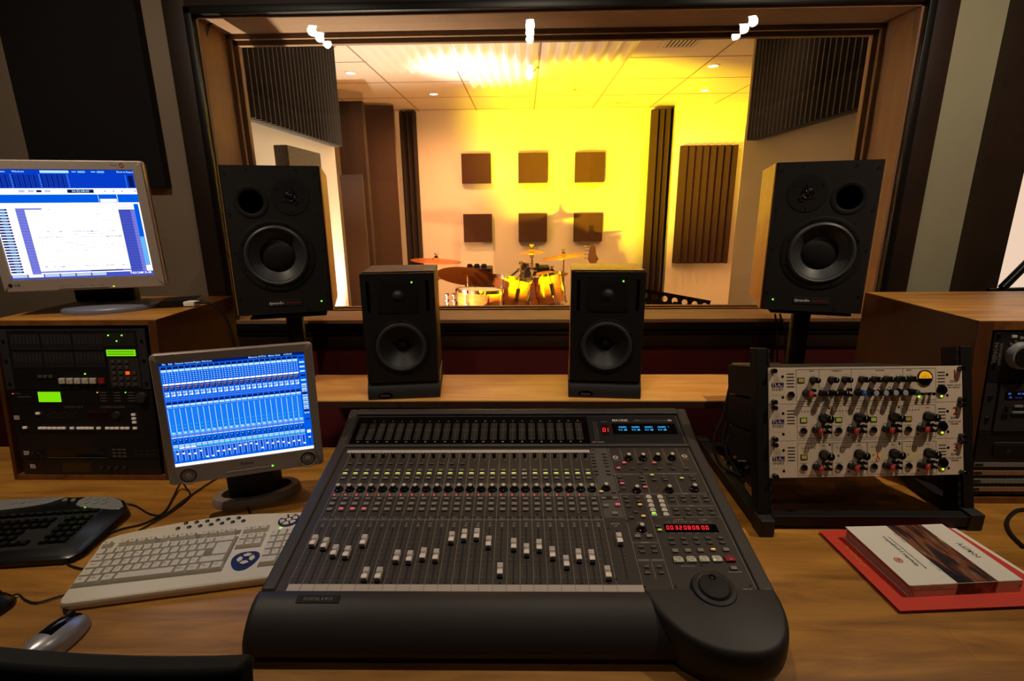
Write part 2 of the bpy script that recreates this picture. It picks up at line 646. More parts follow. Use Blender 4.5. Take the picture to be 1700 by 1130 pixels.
# dark pilaster right of the pale wall, and a glowing panel standing in for the lit wall beyond
sbox('trim_4', (1.975, 2.145, WY - 0.05, WY, 0, 2.75), M_trim)
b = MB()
b.box(2.16, 3.05, WY - 0.03, WY - 0.01, 1.0, 2.5, glow('lit_wall_glow', (238, 206, 180), 1.0))
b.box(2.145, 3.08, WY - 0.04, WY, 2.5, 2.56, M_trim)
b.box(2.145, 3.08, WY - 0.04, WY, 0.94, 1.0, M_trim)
struct(b.build('glow_wall_panel', smooth=0))

# ---- live room shell
LC = 2.75
LY = 7.08
b = MB()
b.box(-2.6, 1.88, LY, LY + 0.1, 0, LC, M_lwall)
struct(b.build('wall_far', smooth=0))
sbox('wall_far_right', (1.88, 3.0, 6.85, 6.95, 0, LC), M_lwall)
e1 = at(555, 244, X=-1.48).y
e2 = at(1236, 233, X=1.72).y
b = MB()
b.box(-1.6, -1.48, 2.66, e1, 0, LC, M_lwall)
struct(b.build('wall_near_left', smooth=0))
b = MB()
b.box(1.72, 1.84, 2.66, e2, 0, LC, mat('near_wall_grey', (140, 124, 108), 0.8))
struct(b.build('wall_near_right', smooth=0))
sbox('wall_outer_left', (-2.7, -2.6, 2.65, 7.18, 0, LC), M_lwall)
sbox('wall_outer_right', (2.76, 2.86, 2.65, 6.95, 0, LC), M_lwall)
b = MB()
b.box(-2.7, 3.0, 2.66, 7.18, LC, LC + 0.08, M_lceil)
for x in (-2.08, -1.34, -0.6, 0.135, 0.875, 1.6, 2.34):
    b.box(x - 0.006, x + 0.006, 2.7, LY, LC - 0.002, LC, M_seam)
for y in (4.0, 4.75, 5.5, 6.24, 6.98):
    b.box(-2.6, 2.7, y - 0.006, y + 0.006, LC - 0.0021, LC, M_seam)
struct(b.build('ceiling_live', smooth=0))


# ================================================================== LIVE ROOM THINGS
def ridged(b, L, H, D, pitch, mt, base=0.02, sharp=0.5):
    """foam slab: length along x, height along y, ridges standing out along +z"""
    n = max(1, round(L / pitch))
    p = L / n
    poly = [(0, 0)]
    for i in range(n):
        poly += [(i * p + p * 0.02, base), (i * p + p * (sharp - 0.1), D), (i * p + p * (sharp + 0.1), D), ((i + 1) * p - p * 0.02, base)]
    poly += [(L, 0)]
    k = len(poly)
    vs = [(x, 0, z) for x, z in poly] + [(x, H, z) for x, z in poly]
    fs = []
    for i in range(k - 1):
        fs.append((i, i + 1, k + i + 1, k + i))
    fs.append((k - 1, 0, k, 2 * k - 1))
    for i in range(n):
        j = 1 + 4 * i
        fs.append((j, j + 1, j + 2, j + 3))
        fs.append((k + j + 3, k + j + 2, k + j + 1, k + j))
    c0 = [0] + [q for i in range(n) for q in (1 + 4 * i, 4 + 4 * i)] + [k - 1]
    fs.append(tuple(reversed(c0)))
    fs.append(tuple(k + q for q in c0))
    b.add(vs, fs, mt)


def side(sgn):
    # x along room depth, y up, z out into the room
    if sgn < 0:
        return Matrix(((0, 0, 1, 0), (1, 0, 0, 0), (0, 1, 0, 0), (0, 0, 0, 1)))
    return Matrix(((0, 0, -1, 0), (1, 0, 0, 0), (0, 1, 0, 0), (0, 0, 0, 1)))


b = MB()
ridged(b, 1.48, 0.72, 0.085, 0.057, M_foamn)
o = b.build('acoustic_foam', smooth=0, mtx=T(-1.4795, 2.70, 2.015) @ side(-1))
tag(o, 'dark ridged foam slab high on the left wall of the live room', 'acoustic foam', )
b = MB()
ridged(b, 1.36, 0.72, 0.085, 0.057, M_foamn)
o = b.build('acoustic_foam', smooth=0, mtx=T(1.7195, 2.70, 2.01) @ side(1))
tag(o, 'dark ridged foam slab high on the right wall of the live room', 'acoustic foam')


def facing(name, pts, Y, depth, mt, label, cat, ridges=None, z0=None, yaw=0.0, group=None):
    """upright slab whose front covers the pixel box pts at distance Y"""
    (x0, y0), (x1, y1) = pts
    a, c = at(x0, y0, Y=Y), at(x1, y1, Y=Y)
    zt, zb = a.z, (c.z if z0 is None else z0)
    xm0 = a.x
    xm1 = at(x1, y0, Y=Y).x
    bb = MB()
    wv, hv = xm1 - xm0, zt - zb
    if ridges:
        ridged(bb, wv, hv, depth, ridges, mt, base=depth * 0.3, sharp=0.7)
        M = T(xm0, Y + depth, zb) @ R(yaw, 'Z') @ UP
    else:
        bb.box(0, wv, 0, hv, 0, depth, mt, 0.004)
        M = T(xm0, Y + depth, zb) @ R(yaw, 'Z') @ UP
    oo = bb.build(name, smooth=0, mtx=M)
    return tag(oo, label, cat, group)


facing('acoustic_foam', ((1133, 241), (1229, 437)), 6.74, 0.10, M_foam2, 'tall brown ribbed foam slab on the wall right of the foam column', 'acoustic foam', ridges=0.085)
facing('acoustic_foam', ((1086, 179), (1116, 300)), 6.80, 0.16, M_foam2, 'narrow full height brown foam column right of the six wall tiles', 'acoustic foam', ridges=0.07, z0=0.0)
facing('acoustic_foam', ((659, 184), (687, 300)), 6.90, 0.12, M_foam, 'narrow full height dark foam column at left end of the far wall', 'acoustic foam', ridges=0.07, z0=0.0)
facing('absorber_panel', ((596, 173), (648, 300)), 6.45, 0.08, M_brown, 'tall brown fabric absorber beside the dark foam column', 'absorber panel', z0=0.0, yaw=0.25)
facing('absorber_panel', ((556, 168), (600, 300)), 5.75, 0.10, M_foam, 'tall dark absorber panel between white wall and brown absorber', 'absorber panel', z0=0.0)
facing('absorber_panel', ((564, 290), (600, 420)), 4.75, 0.05, M_brown, 'lower brown panel standing in front of the dark absorber', 'absorber panel', z0=0.0)
# standing gobo in the near left corner
q0, q1 = at(477, 240, X=-1.2), at(532, 255, X=-1.2)
xl = at(453, 240, Y=q0.y).x
b = MB()
b.box(xl, -1.2, q0.y, q1.y, 0.0, q0.z, mat('gobo_fabric', (150, 146, 146), 0.9, noise=0.2, nscale=60), 0.006)
tag(b.build('gobo_screen', smooth=0), 'grey standing gobo screen under the left foam slab', 'gobo')
# door leaf edge at the end of the right wall
b = MB()
b.box(1.742, 1.78, e2 + 0.002, e2 + 0.06, 0.0, 2.15, M_steel)
tag(b.build('door_post', smooth=0), 'narrow grey door post at the end of the right live room wall', 'door post')
# six foam tiles
k = 0
for iz, zc in enumerate((2.035, 1.275)):
    for ix, xc in enumerate((-0.62, 0.12, 0.86)):
        b = MB()
        d = (0.09, 0.11, 0.11, 0.08, 0.08, 0.09)[k]
        n = 9
        if ix == 2:  # two wedge halves meeting at the middle
            pr = [(-0.19, 0), (-0.19, d * 0.75), (0, d), (0.19, d * 0.75), (0.19, 0)]
        else:
            pr = [(-0.19, 0), (-0.19, d * 0.85), (-0.05, d), (0.19, d * 0.9), (0.19, 0)]
        b.prism([(x, -z) for x, z in pr], -0.185, 0.185, M_tile)
        # prism built in XY: x, depth(-y) ; extruded along z
        o = b.build('acoustic_tile', smooth=0, mtx=T(xc, LY, zc))
        tag(o, 'square brown foam tile, %s row %s of the far wall' % (('upper', 'lower')[iz], ('left', 'middle', 'right')[ix]), 'acoustic tile', 'six foam tiles on the far wall')
        k += 1
# ribbed translucent ceiling sheets
for x0, x1, y1, lb in ((-1.29, -0.55, 4.95, 'ribbed white ceiling sheet, left of three'), (-0.53, 0.12, 5.58, 'ribbed white ceiling sheet in the middle, reaching furthest back'), (0.15, 0.88, 4.82, 'ribbed white ceiling sheet, right of three beside the round speaker')):
    b = MB()
    ridged(b, x1 - x0, y1 - 2.75, 0.05, 0.098, M_corr, base=0.012, sharp=0.35)
    M = Matrix(((1, 0, 0, x0), (0, 1, 0, 2.75), (0, 0, -1, LC), (0, 0, 0, 1)))
    tag(b.build('ceiling_sheet', smooth=0, mtx=M), lb, 'ceiling sheet', 'ribbed ceiling sheets')
# ceiling fittings
for i, (x, y) in enumerate(LIVE):
    z = LC - (0.05 if i == 4 else 0.0)
    where = ('nearest the left foam slab', 'second from left near the far wall', 'nearest the right foam slab', 'far right near the far wall', 'in the middle ribbed sheet')[i]
    t = thing('downlight', 'small round halogen downlight ' + where, 'downlight', T(x, y, z), 'live room downlights')
    b = MB()
    b.lathe([(0.058, 0), (0.06, -0.008), (0.044, -0.010), (0.044, 0)], M_lceil, 24)
    b.build('trim_ring', t)
    b = MB()
    b.lathe([(0.04, -0.001), (0.04, -0.009)], glow('halogen_disc', (255, 240, 215), 6.0), 20)
    b.build('bulb', t)
for (x, y, sx, sy, n), lb in (((1.2, 4.33, 0.24, 0.24, 8), 'square slatted air grille in the ceiling right of the ribbed sheets'), ((1.19, 6.68, 0.2, 0.12, 8), 'small slatted air grille near the far wall')):
    t = thing('ceiling_grille', lb, 'ceiling grille', T(x, y, LC))
    b = MB()
    for d in ((-sx / 2 - .03, sx / 2 + .03, -sy / 2 - .03, -sy / 2, -.01, 0), (-sx / 2 - .03, sx / 2 + .03, sy / 2, sy / 2 + .03, -.01, 0), (-sx / 2 - .03, -sx / 2, -sy / 2, sy / 2, -.01, 0), (sx / 2, sx / 2 + .03, -sy / 2, sy / 2, -.01, 0)):
        b.box(*d, M_lceil)
    b.build('frame', t, smooth=0)
    b = MB()
    b.box(-sx / 2, sx / 2, -sy / 2, sy / 2, -.002, -.0005, M_blkm)
    for i in range(n):
        x_ = -sx / 2 + (i + 0.5) * sx / n
        b.box(x_ - sx / n * 0.22, x_ + sx / n * 0.22, -sy / 2, sy / 2, -.009, -.002, M_lceil)
    b.build('slats', t, smooth=0)
t = thing('ceiling_speaker', 'round white ceiling speaker beside the ribbed sheets', 'ceiling speaker', T(0.495, 5.09, LC))
b = MB()
b.lathe([(0.15, 0), (0.15, -0.008), (0.13, -0.014), (0.0, -0.02)], M_lceil, 32)
b.build('grille', t)
t = thing('sprinkler', 'small ceiling sprinkler head behind the round speaker', 'sprinkler', T(0.54, 5.93, LC))
b = MB()
b.lathe([(0.03, 0), (0.03, -0.006), (0.01, -0.01), (0.01, -0.035), (0.02, -0.038), (0.02, -0.042)], M_chrome, 16)
b.build('head', t)


# ------------------------------------------------------------------ drum kit and the rest of the backline
def cymbal(px, py, Y, rpx, tilt, roll, label, stand=True, hat=False):
    c = at(px, py, Y=Y)
    r = rpx * Y / FOC * 0.97
    t = thing('cymbal', label, 'cymbal', T(c.x, c.y, 0), 'cymbals of the drum kit')
    Mx = T(0, 0, c.z) @ R(rad(tilt), 'X') @ R(rad(roll), 'Y')
    b = MB()
    b.lathe([(0.008, 0.028), (0.03, 0.026), (0.045, 0.012), (r * 0.6, 0.004), (r, -0.008), (r, -0.0095), (r * 0.6, 0.002), (0.045, 0.010), (0.03, 0.024)], M_cym, 48, cap=False)
    b.build('disc', t, Mx)
    if hat:
        b = MB()
        b.lathe([(0.03, -0.045), (0.045, -0.03), (r * 0.6, -0.022), (r, -0.012), (r, -0.0135), (r * 0.6, -0.024)], M_cym, 40, cap=False)
        b.build('lower_disc', t, Mx)
    b = MB()
    b.lathe([(0.018, 0.028), (0.018, 0.045)], M_blkm, 14)
    b.lathe([(0.006, 0.045), (0.006, 0.075)], M_chrome, 10)
    b.rod((-0.016, 0, 0.062), (0.016, 0, 0.062), 0.005, M_chrome)
    b.rod((0.016, 0, 0.058), (0.016, 0, 0.078), 0.004, M_chrome)
    b.rod((-0.016, 0, 0.058), (-0.016, 0, 0.078), 0.004, M_chrome)
    b.build('wing_nut', t, Mx)
    b = MB()
    b.rod((0, 0, c.z - 0.005), (0, 0, c.z - 0.18), 0.008, M_chrome)
    b.lathe([(0.018, c.z - 0.17), (0.022, c.z - 0.19), (0.018, c.z - 0.21)], M_chrome, 14)
    b.rod((0.02, 0, c.z - 0.19), (0.05, 0, c.z - 0.19), 0.007, M_chrome)
    b.rod((0, 0, c.z - 0.2), (0, 0, 0.28), 0.011, M_chrome)
    for a in (0.5, 2.6, 4.7):
        b.rod((0, 0, 0.3), (0.28 * math.cos(a), 0.28 * math.sin(a), 0.012), 0.008, M_chrome)
    b.build('stand', t)
    return t


cymbal(724, 432, 5.3, 43, 0, 4, 'leftmost crash cymbal above left nearfield speaker top')
cymbal(776, 458, 4.9, 53, -25, 4, 'large orange ride cymbal tilted towards the glass')
cymbal(883, 418, 5.2, 22, 0, -2, 'small splash cymbal on top of the middle stand')
cymbal(936, 425, 5.6, 35, 0, -6, 'right crash cymbal beside the bass headstock')
cymbal(916, 453, 5.45, 27, 4, 0, 'pale hi-hat pair at the right of the kit', hat=True)


def drum(px, py, Y, wpx, hpx, tilt, roll, label, name='tom_drum'):
    c = at(px, py, Y=Y)
    r = wpx / 2 * Y / FOC
    h = hpx * Y / FOC
    t = thing(name, label, 'drum', T(c.x, c.y, c.z) @ R(rad(roll), 'Y') @ R(rad(tilt), 'X'), 'drums of the kit')
    b = MB()
    b.lathe([(r, -h / 2), (r, h / 2)], M_drum, 40)
    b.build('shell', t)
    b = MB()
    b.lathe([(r * 0.98, h / 2 + 0.001), (r * 0.98, h / 2 + 0.008)], M_head, 40)
    b.build('drum_head', t)
    for s_ in (1, -1):
        b = MB()
        b.lathe([(r + 0.001, s_ * (h / 2 - 0.018)), (r + 0.009, s_ * (h / 2 - 0.016)), (r + 0.010, s_ * (h / 2 + 0.012)), (r + 0.002, s_ * (h / 2 + 0.014))], M_chrome, 40, cap=False)
        b.build('hoop', t)
    n = 8
    for i in range(n):
        a = 2 * PI * i / n + 0.3
        b = MB()
        b.box(-0.013, 0.013, -0.017, 0.017, -h * 0.2, h * 0.2, M_chrome, 0.008)
        b.rod((0.005, 0, -h / 2), (0.005, 0, h / 2 + 0.01), 0.0035, M_chrome, seg=6)
        b.box(0, 0.014, -0.008, 0.008, h / 2 - 0.02, h / 2 + 0.012, M_chrome, 0.003)
        b.build('lug', t, R(a, 'Z') @ T(r + 0.008, 0, 0))
    return t


drum(797, 512, 4.25, 76, 62, -4, 2, 'orange lacquered snare drum under the ride cymbal', 'snare_drum')
drum(848, 488, 4.6, 62, 52, -10, 10, 'orange lacquered rack tom in the middle of the kit')
drum(906, 482, 4.98, 60, 50, -8, -12, 'orange lacquered rack tom right of the middle one')
# hardware: angled arms with clamps
t = thing('tom_mount', 'chrome boom arms and clamps above the rack toms', 'drum hardware', T(0, 0, 0))
for pts in (((836, 468), (862, 447)), ((843, 480), (868, 452)), ((880, 441), (868, 452)), ((865, 436), (886, 441)), ((883, 425), (884, 441))):
    b = MB()
    b.rod(at(*pts[0], Y=5.3), at(*pts[1], Y=5.3), 0.012, M_chrome)
    for q in pts:
        p = at(*q, Y=5.3)
        b.lathe([(0.0, -0.022), (0.022, -0.016), (0.022, 0.016), (0.0, 0.022)], M_chrome, 12, c=tuple(p))
    b.build('boom_arm', t)
b = MB()
p = at(868, 452, Y=5.3)
b.rod(p, (p.x, p.y, 0.01), 0.014, M_chrome)
b.build('stand_post', t)
# microphones and clutch stands at either side
t = thing('clamp_stand', 'chrome double stand with clamps left of the snare', 'stand', T(at(748, 500, Y=4.35).x, 4.35, 0))
z = at(760, 487, Y=4.35).z
for dx in (-0.03, 0.03):
    b = MB()
    b.rod((dx, 0, 0.01), (dx, 0, z), 0.01, M_chrome)
    for k in range(5):
        b.box(dx - 0.018, dx + 0.018, -0.018, 0.018, z - 0.02 - k * 0.05, z - k * 0.05, M_chrome, 0.006)
    b.build('post', t)
for (x0, y0, x1, y1, Y), lb in (((771, 446, 816, 481, 5.3), 'small black amplifier behind the ride cymbal'), ((864, 444, 912, 515, 6.2), 'black amplifier cabinet behind the rack toms')):
    a, c = at(x0, y0, Y=Y), at(x1, y1, Y=Y)
    t = thing('amplifier', lb, 'amplifier', T(a.x, Y, 0), 'amplifiers behind the kit')
    b = MB()
    b.box(0, c.x - a.x, 0, 0.3, 0.0, a.z, M_blk, 0.01)
    b.build('cabinet', t)
    for k in range(3):
        b = MB()
        b.lathe([(0.03, a.z), (0.026, a.z + 0.04), (0.012, a.z + 0.045)], M_blk, 14, c=(0.05 + 0.075 * k, 0.06, 0))
        b.build('knob', t)
# bass headstock on its stand
H0 = at(984, 438, Y=6.3)
t = thing('bass_guitar', 'bass guitar headstock rising behind the right nearfield speaker', 'bass guitar', T(H0.x, 6.3, 0))
b = MB()
b.box(-0.03, 0.03, -0.012, 0.012, 0.45, H0.z, M_walnut, 0.006)
b.build('neck', t)
b = MB()
b.prism([(-0.03, H0.z), (-0.062, H0.z + 0.055), (-0.05, H0.z + 0.16), (-0.03, H0.z + 0.225), (0.0, H0.z + 0.24), (0.028, H0.z + 0.2), (0.035, H0.z + 0.12), (0.068, H0.z + 0.06), (0.03, H0.z)], -0.012, 0.012, mat('headstock_wood', (150, 110, 80), 0.4), 'XZ')
b.build('headstock', t)
for k in range(4):
    b = MB()
    b.rod((-0.04, 0, H0.z + 0.07 + 0.045 * k), (-0.09, 0, H0.z + 0.075 + 0.045 * k), 0.006, M_chrome)
    b.lathe([(0.0, -0.014), (0.014, 0), (0.0, 0.014)], M_chrome, 10, c=(-0.095, 0, H0.z + 0.075 + 0.045 * k))
    b.build('tuning_peg', t)
b = MB()
b.prism([(-0.19, 0.12), (0.19, 0.12), (0.17, 0.3), (0.2, 0.5), (0.08, 0.52), (0.03, 0.42), (-0.03, 0.42), (-0.1, 0.55), (-0.2, 0.5), (-0.15, 0.3)], -0.02, 0.02, M_drum, 'XZ')
b.build('guitar_body', t)
b = MB()
b.rod((-0.1, 0.05, 0.01), (-0.02, 0.03, 0.7), 0.01, M_blk)
b.rod((0.1, 0.05, 0.01), (0.02, 0.03, 0.7), 0.01, M_blk)
b.box(-0.14, 0.14, -0.05, 0.05, 0.1, 0.12, M_blk)
b.build('stand', t)
# perforated music stand
A0, A1 = at(1064, 478, Y=3.5), at(1180, 499, Y=3.5)
t = thing('music_stand', 'black perforated music stand desk behind the window sill', 'music stand', T(A0.x, 3.5, A0.z))
ang = math.atan2(A1.z - A0.z, A1.x - A0.x)
L_ = (A1 - A0).length
b = MB()
nx, rows = 7, 3
cw = L_ / nx
hh = 0.062
for i in range(nx):
    for j in range(rows):
        cx, cy = (i + 0.5) * cw, -(j + 0.5) * hh - 0.012
        rr_ = 0.0215
        out = [(cx + cw / 2 * dx, cy + hh / 2 * dy) for dx, dy in ((1, 0), (1, 1), (0, 1), (-1, 1), (-1, 0), (-1, -1), (0, -1), (1, -1))]
        inn = [(cx + rr_ * math.cos(a * PI / 4), cy + rr_ * math.sin(a * PI / 4)) for a in range(8)]
        vs = [(x, y, 0) for x, y in out + inn] + [(x, y, -0.003) for x, y in out + inn]
        fs = []
        for q in range(8):
            r_ = (q + 1) % 8
            fs += [(q, r_, 8 + r_, 8 + q), (16 + q, 24 + q, 24 + r_, 16 + r_), (8 + q, 8 + r_, 24 + r_, 24 + q)]
        b.add(vs, fs, M_blk)
b.box(0, L_, -0.014, 0.0, -0.004, 0.004, M_blk)
b.build('music_desk', t, R(-ang, 'Y') @ R(rad(-12), 'X') @ UP, smooth=0, fix=False)
b = MB()
b.rod((L_ / 2, 0.02, -0.1), (L_ / 2, 0.02, -A0.z + 0.03), 0.012, M_blk)
for a in (0.4, 2.5, 4.6):
    b.rod((L_ / 2, 0.02, -A0.z + 0.2), (L_ / 2 + 0.25 * math.cos(a), 0.02 + 0.25 * math.sin(a), -A0.z + 0.01), 0.008, M_blk)
b.build('stand', t)

# ================================================================== DESK AND SHELF
DZ = 0.75
t = thing('desk', 'wide beech studio desk carrying the mixing console and racks', 'desk', T(0, 0.62, 0))
b = MB()
b.box(-2.1, 2.1, 0, 1.0, DZ - 0.04, DZ, M_desk, 0.004)
b.build('desktop', t)
for x in (-1.9, 0.62, 1.9):
    b = MB()
    b.box(x - 0.02, x + 0.02, 0.12, 0.95, 0, DZ - 0.041, M_cabside, 0.003)
    b.build('leg', t)
t = thing('speaker_shelf', 'long pale wooden shelf under the two nearfield speakers', 'shelf', T(0, 1.70, 0))
b = MB()
b.box(-0.86, 0.98, 0, 0.29, 0.872, 0.892, M_shelf, 0.002)
b.build('board', t)
b = MB()
b.box(-0.86, 0.98, -0.004, 0.0, 0.866, 0.888, M_walnut)
b.build('front_lipping', t, smooth=0)
for x in (-0.62, -0.14, 0.52):
    b = MB()
    b.box(x - 0.02, x + 0.02, 0.1, 0.14, 0, 0.871, M_steel)
    b.build('post', t)

# ================================================================== MIXING CONSOLE
A1_ = rad(10.42)
A2_ = rad(18.1)
con = thing('mixing_console', 'large dark grey digital mixing console in the middle of the desk', 'mixing console', T(-0.02, 0.825, DZ) @ R(rad(0.45), 'Z'))
PM = T(0, 0, 0.093) @ R(A1_, 'X')            # panel frame: x across, y up the slope, z out
PL = 0.4535
py_, pz_ = PL * math.cos(A1_), 0.093 + PL * math.sin(A1_)
BM = T(0, py_, pz_) @ R(A2_, 'X')            # meter bridge frame
BL_ = 0.152
by_, bz_ = py_ + BL_ * math.cos(A2_), pz_ + BL_ * math.sin(A2_)
# chassis
b = MB()
prof = [(0.0, 0.012), (0.0, 0.088), (py_, pz_ - 0.004), (by_ - 0.012, bz_ - 0.002), (by_ + 0.006, bz_ - 0.004), (by_ + 0.016, bz_ - 0.03), (by_ + 0.014, 0.012)]
b.prism(prof, -0.47, 0.47, M_console, 'YZ')
b.build('chassis', con, bevel=0.004)
for s_ in (-1, 1):
    b = MB()
    x0, x1 = (-0.492, -0.4635) if s_ < 0 else (0.4665, 0.497)
    pr = [(0.0, 0.006), (0.0, 0.098), (py_, pz_ + 0.006), (by_ - 0.01, bz_ + 0.008), (by_ + 0.012, bz_ - 0.002), (by_ + 0.03, bz_ - 0.05), (by_ + 0.02, 0.006)]
    b.prism(pr, x0, x1, M_console, 'YZ')
    b.build('side_cheek', con, bevel=0.006, seg=3)
# armrest: a padded roll along the front
b = MB()
sec = [(0.004, 0.012), (0.003, 0.094), (-0.010, 0.0950), (-0.026, 0.0905), (-0.043, 0.0815), (-0.058, 0.070), (-0.071, 0.056), (-0.080, 0.041), (-0.083, 0.026), (-0.072, 0.010), (-0.02, 0.003)]
xs = [(-0.497, 0.90), (-0.4935, 0.97), (-0.485, 1.0), (-0.3, 1.0), (0.0, 1.0), (0.3, 1.0), (0.36, 1.0)]
vs, fs = [], []
n = len(sec)
for x, k in xs:
    for y, z in sec:
        vs.append((x, y * k if y < 0 else y, 0.045 + (z - 0.045) * (k if k < 1 else 1)))
for i in range(len(xs) - 1):
    for j in range(n):
        q = (j + 1) % n
        fs.append((i * n + j, i * n + q, (i + 1) * n + q, (i + 1) * n + j))
fs.append(tuple(range(n)))
fs.append(tuple(reversed([(len(xs) - 1) * n + j for j in range(n)])))
b.add(vs, fs, M_rest)
b.build('armrest', con, smooth=60)
# palm lobe around the jog wheel
outl = [(0.243, 0.002), (0.256, -0.034), (0.275, -0.07), (0.303, -0.102), (0.345, -0.126), (0.39, -0.134), (0.43, -0.130), (0.463, -0.112), (0.487, -0.078), (0.4995, -0.035), (0.501, 0.002)]
cx_, cy_ = 0.385, -0.01
layers = [(0.90, 0.0985, 0.0), (0.955, 0.0955, 0.0), (0.985, 0.088, 0.0), (1.0, 0.074, 0.0), (1.0, 0.052, 0.0), (0.985, 0.03, 0.0), (0.94, 0.012, 0.0), (0.90, 0.004, 0.0)]
# dense outline
dn = []
for i in range(len(outl) - 1):
    P = [outl[max(i - 1, 0)], outl[i], outl[i + 1], outl[min(i + 2, len(outl) - 1)]]
    for k in range(4):
        t_ = k / 4
        dn.append(tuple(0.5 * ((2 * P[1][q]) + (P[2][q] - P[0][q]) * t_ + (2 * P[0][q] - 5 * P[1][q] + 4 * P[2][q] - P[3][q]) * t_ * t_ + (3 * P[1][q] - P[0][q] - 3 * P[2][q] + P[3][q]) * t_ ** 3) for q in (0, 1)))
dn.append(outl[-1])
vs, fs = [], []
n = len(dn)
for k, z, _ in layers:
    for x, y in dn:
        yy = cy_ + (y - cy_) * k if y < cy_ else y
        zz = z + (yy * 0.10 if z > 0.05 else 0) 
        vs.append((cx_ + (x - cx_) * k, yy, zz))
for i in range(len(layers) - 1):
    for j in range(n - 1):
        fs.append((i * n + j, i * n + j + 1, (i + 1) * n + j + 1, (i + 1) * n + j))
fs.append(tuple(range(n)))
fs.append(tuple(reversed([(len(layers) - 1) * n + j for j in range(n)])))
for i in range(len(layers) - 1):
    fs.append((i * n, (i + 1) * n, (i + 1) * n + n - 1, i * n + n - 1))
b = MB()
b.add(vs, fs, M_rest)
b.build('palm_rest', con, smooth=50)
# badge recessed in the armrest
b = MB()
b.box(-0.041, 0.041, -0.008, 0.008, -0.0015, 0.0012, M_blkm, 0.0008)
b.text('DIGITAL 8 BUS', 0, 0, 0.0014, 0.0085, M_dim)
b.build('badge', con, T(-0.372, -0.019, 0.0928) @ R(rad(17), 'X'), smooth=0)

# ---- channel panel with all its printing
SX, SP = -0.4300, 0.02672           # strip 1 centre and strip pitch
X0, X1 = -0.4635, 0.4665
b = MB()
b.box(X0, X1, 0.0, 0.4535, -0.003, 0.001, M_panel)
Z = 0.0013
xe = SX + SP * 23.5
b.rect(-0.4425, 0.2455, 0.262, 0.306, Z - 0.0001, M_panel2)
b.rect(-0.4425, xe, 0.184, 0.1905, Z, M_panel2)
b.rect(-0.4425, xe, 0.1905, 0.196, Z, M_blkm)
b.rect(xe + 0.004, 0.2455, 0.193, 0.4465, Z - 0.00005, M_panel2)
b.rect(xe + 0.006, xe + 0.03, 0.250, 0.262, Z + 0.0001, M_blkm)
b.rect(-0.455, xe, 0.4285, 0.4405, Z, M_strip)
b.rect(-0.4425, 0.249, -0.001 + 0.002, 0.0165, Z, M_strip)
for i in range(25):
    x = SX + SP * (i - 0.5)
    b.rect(x - 0.0003, x + 0.0003, 0.017, 0.4285, Z + 0.0002, M_line)
    b.rect(x - 0.0003, x + 0.0003, 0.001, 0.0165, Z + 0.0003, M_rub)
    b.rect(x - 0.0003, x + 0.0003, 0.4285, 0.4405, Z + 0.0003, M_dim)
names = ['GROUP %d' % i for i in range(1, 9)] + ['MIDI %d' % i for i in range(1, 9)] + ['BUS %d' % i for i in range(1, 9)]
for i in range(24):
    x = SX + SP * i
    b.text(names[i], x, 0.1931, Z + 0.0002, 0.0042, M_line)
    b.text('VS %d' % (i + 1), x, 0.187, Z + 0.0002, 0.004, M_line)
    b.text(str(i + 1), x, 0.1755, Z, 0.0066, M_line)
    b.text(str(i + 25), x, 0.1685, Z, 0.0066, M_line)
    b.text(str(i + 1), x + 0.001, 0.3985, Z, 0.005, M_line)
    b.text(str(i + 1), x + 0.005, 0.2705, Z, 0.0042, M_line)
    b.text(str(i + 25), x + 0.005, 0.2655, Z, 0.0042, M_line)
    # fader slot, its scale and screws
    b.rect(x - 0.0012, x + 0.0012, 0.026, 0.154, Z, M_blkm)
    for v_ in (0.0205, 0.1585):
        b.lathe([(0.0022, Z), (0.0018, Z + 0.0006)], M_blkm, 8, c=(x, v_, 0))
    for k, v_ in enumerate((0.148, 0.136, 0.122, 0.108, 0.093, 0.078, 0.064, 0.055, 0.048, 0.042, 0.037, 0.033)):
        w_ = 0.0052 if k % 3 == 2 else 0.0036
        b.rect(x - 0.003 - w_, x - 0.003, v_, v_ + 0.0005, Z, M_dim)
        b.rect(x + 0.003, x + 0.003 + w_, v_, v_ + 0.0005, Z, M_dim)
        b.rect(x - 0.0105, x - 0.0092, v_ - 0.0008, v_ + 0.0016, Z, M_dim)
    # ring marks round the trim pots
    for k in range(9):
        a = rad(-50 + k * 35)
        cx, cy = x + 0.0075 * math.cos(a), 0.4105 + 0.0075 * math.sin(a)
        b.rect(cx - 0.0004, cx + 0.0004, cy - 0.0004, cy + 0.0004, Z, M_line)
# master fader slot
mx = 0.2225
b.rect(mx - 0.0012, mx + 0.0012, 0.03, 0.158, Z, M_blkm)
b.text('MASTER', mx, 0.1745, Z, 0.0055, M_line)
b.text('L/R', mx, 0.168, Z, 0.0055, M_line)
for k in range(12):
    v_ = 0.148 - k * 0.0095
    b.rect(mx - 0.008, mx - 0.003, v_, v_ + 0.0005, Z, M_dim)
    b.rect(mx + 0.003, mx + 0.008, v_, v_ + 0.0005, Z, M_dim)
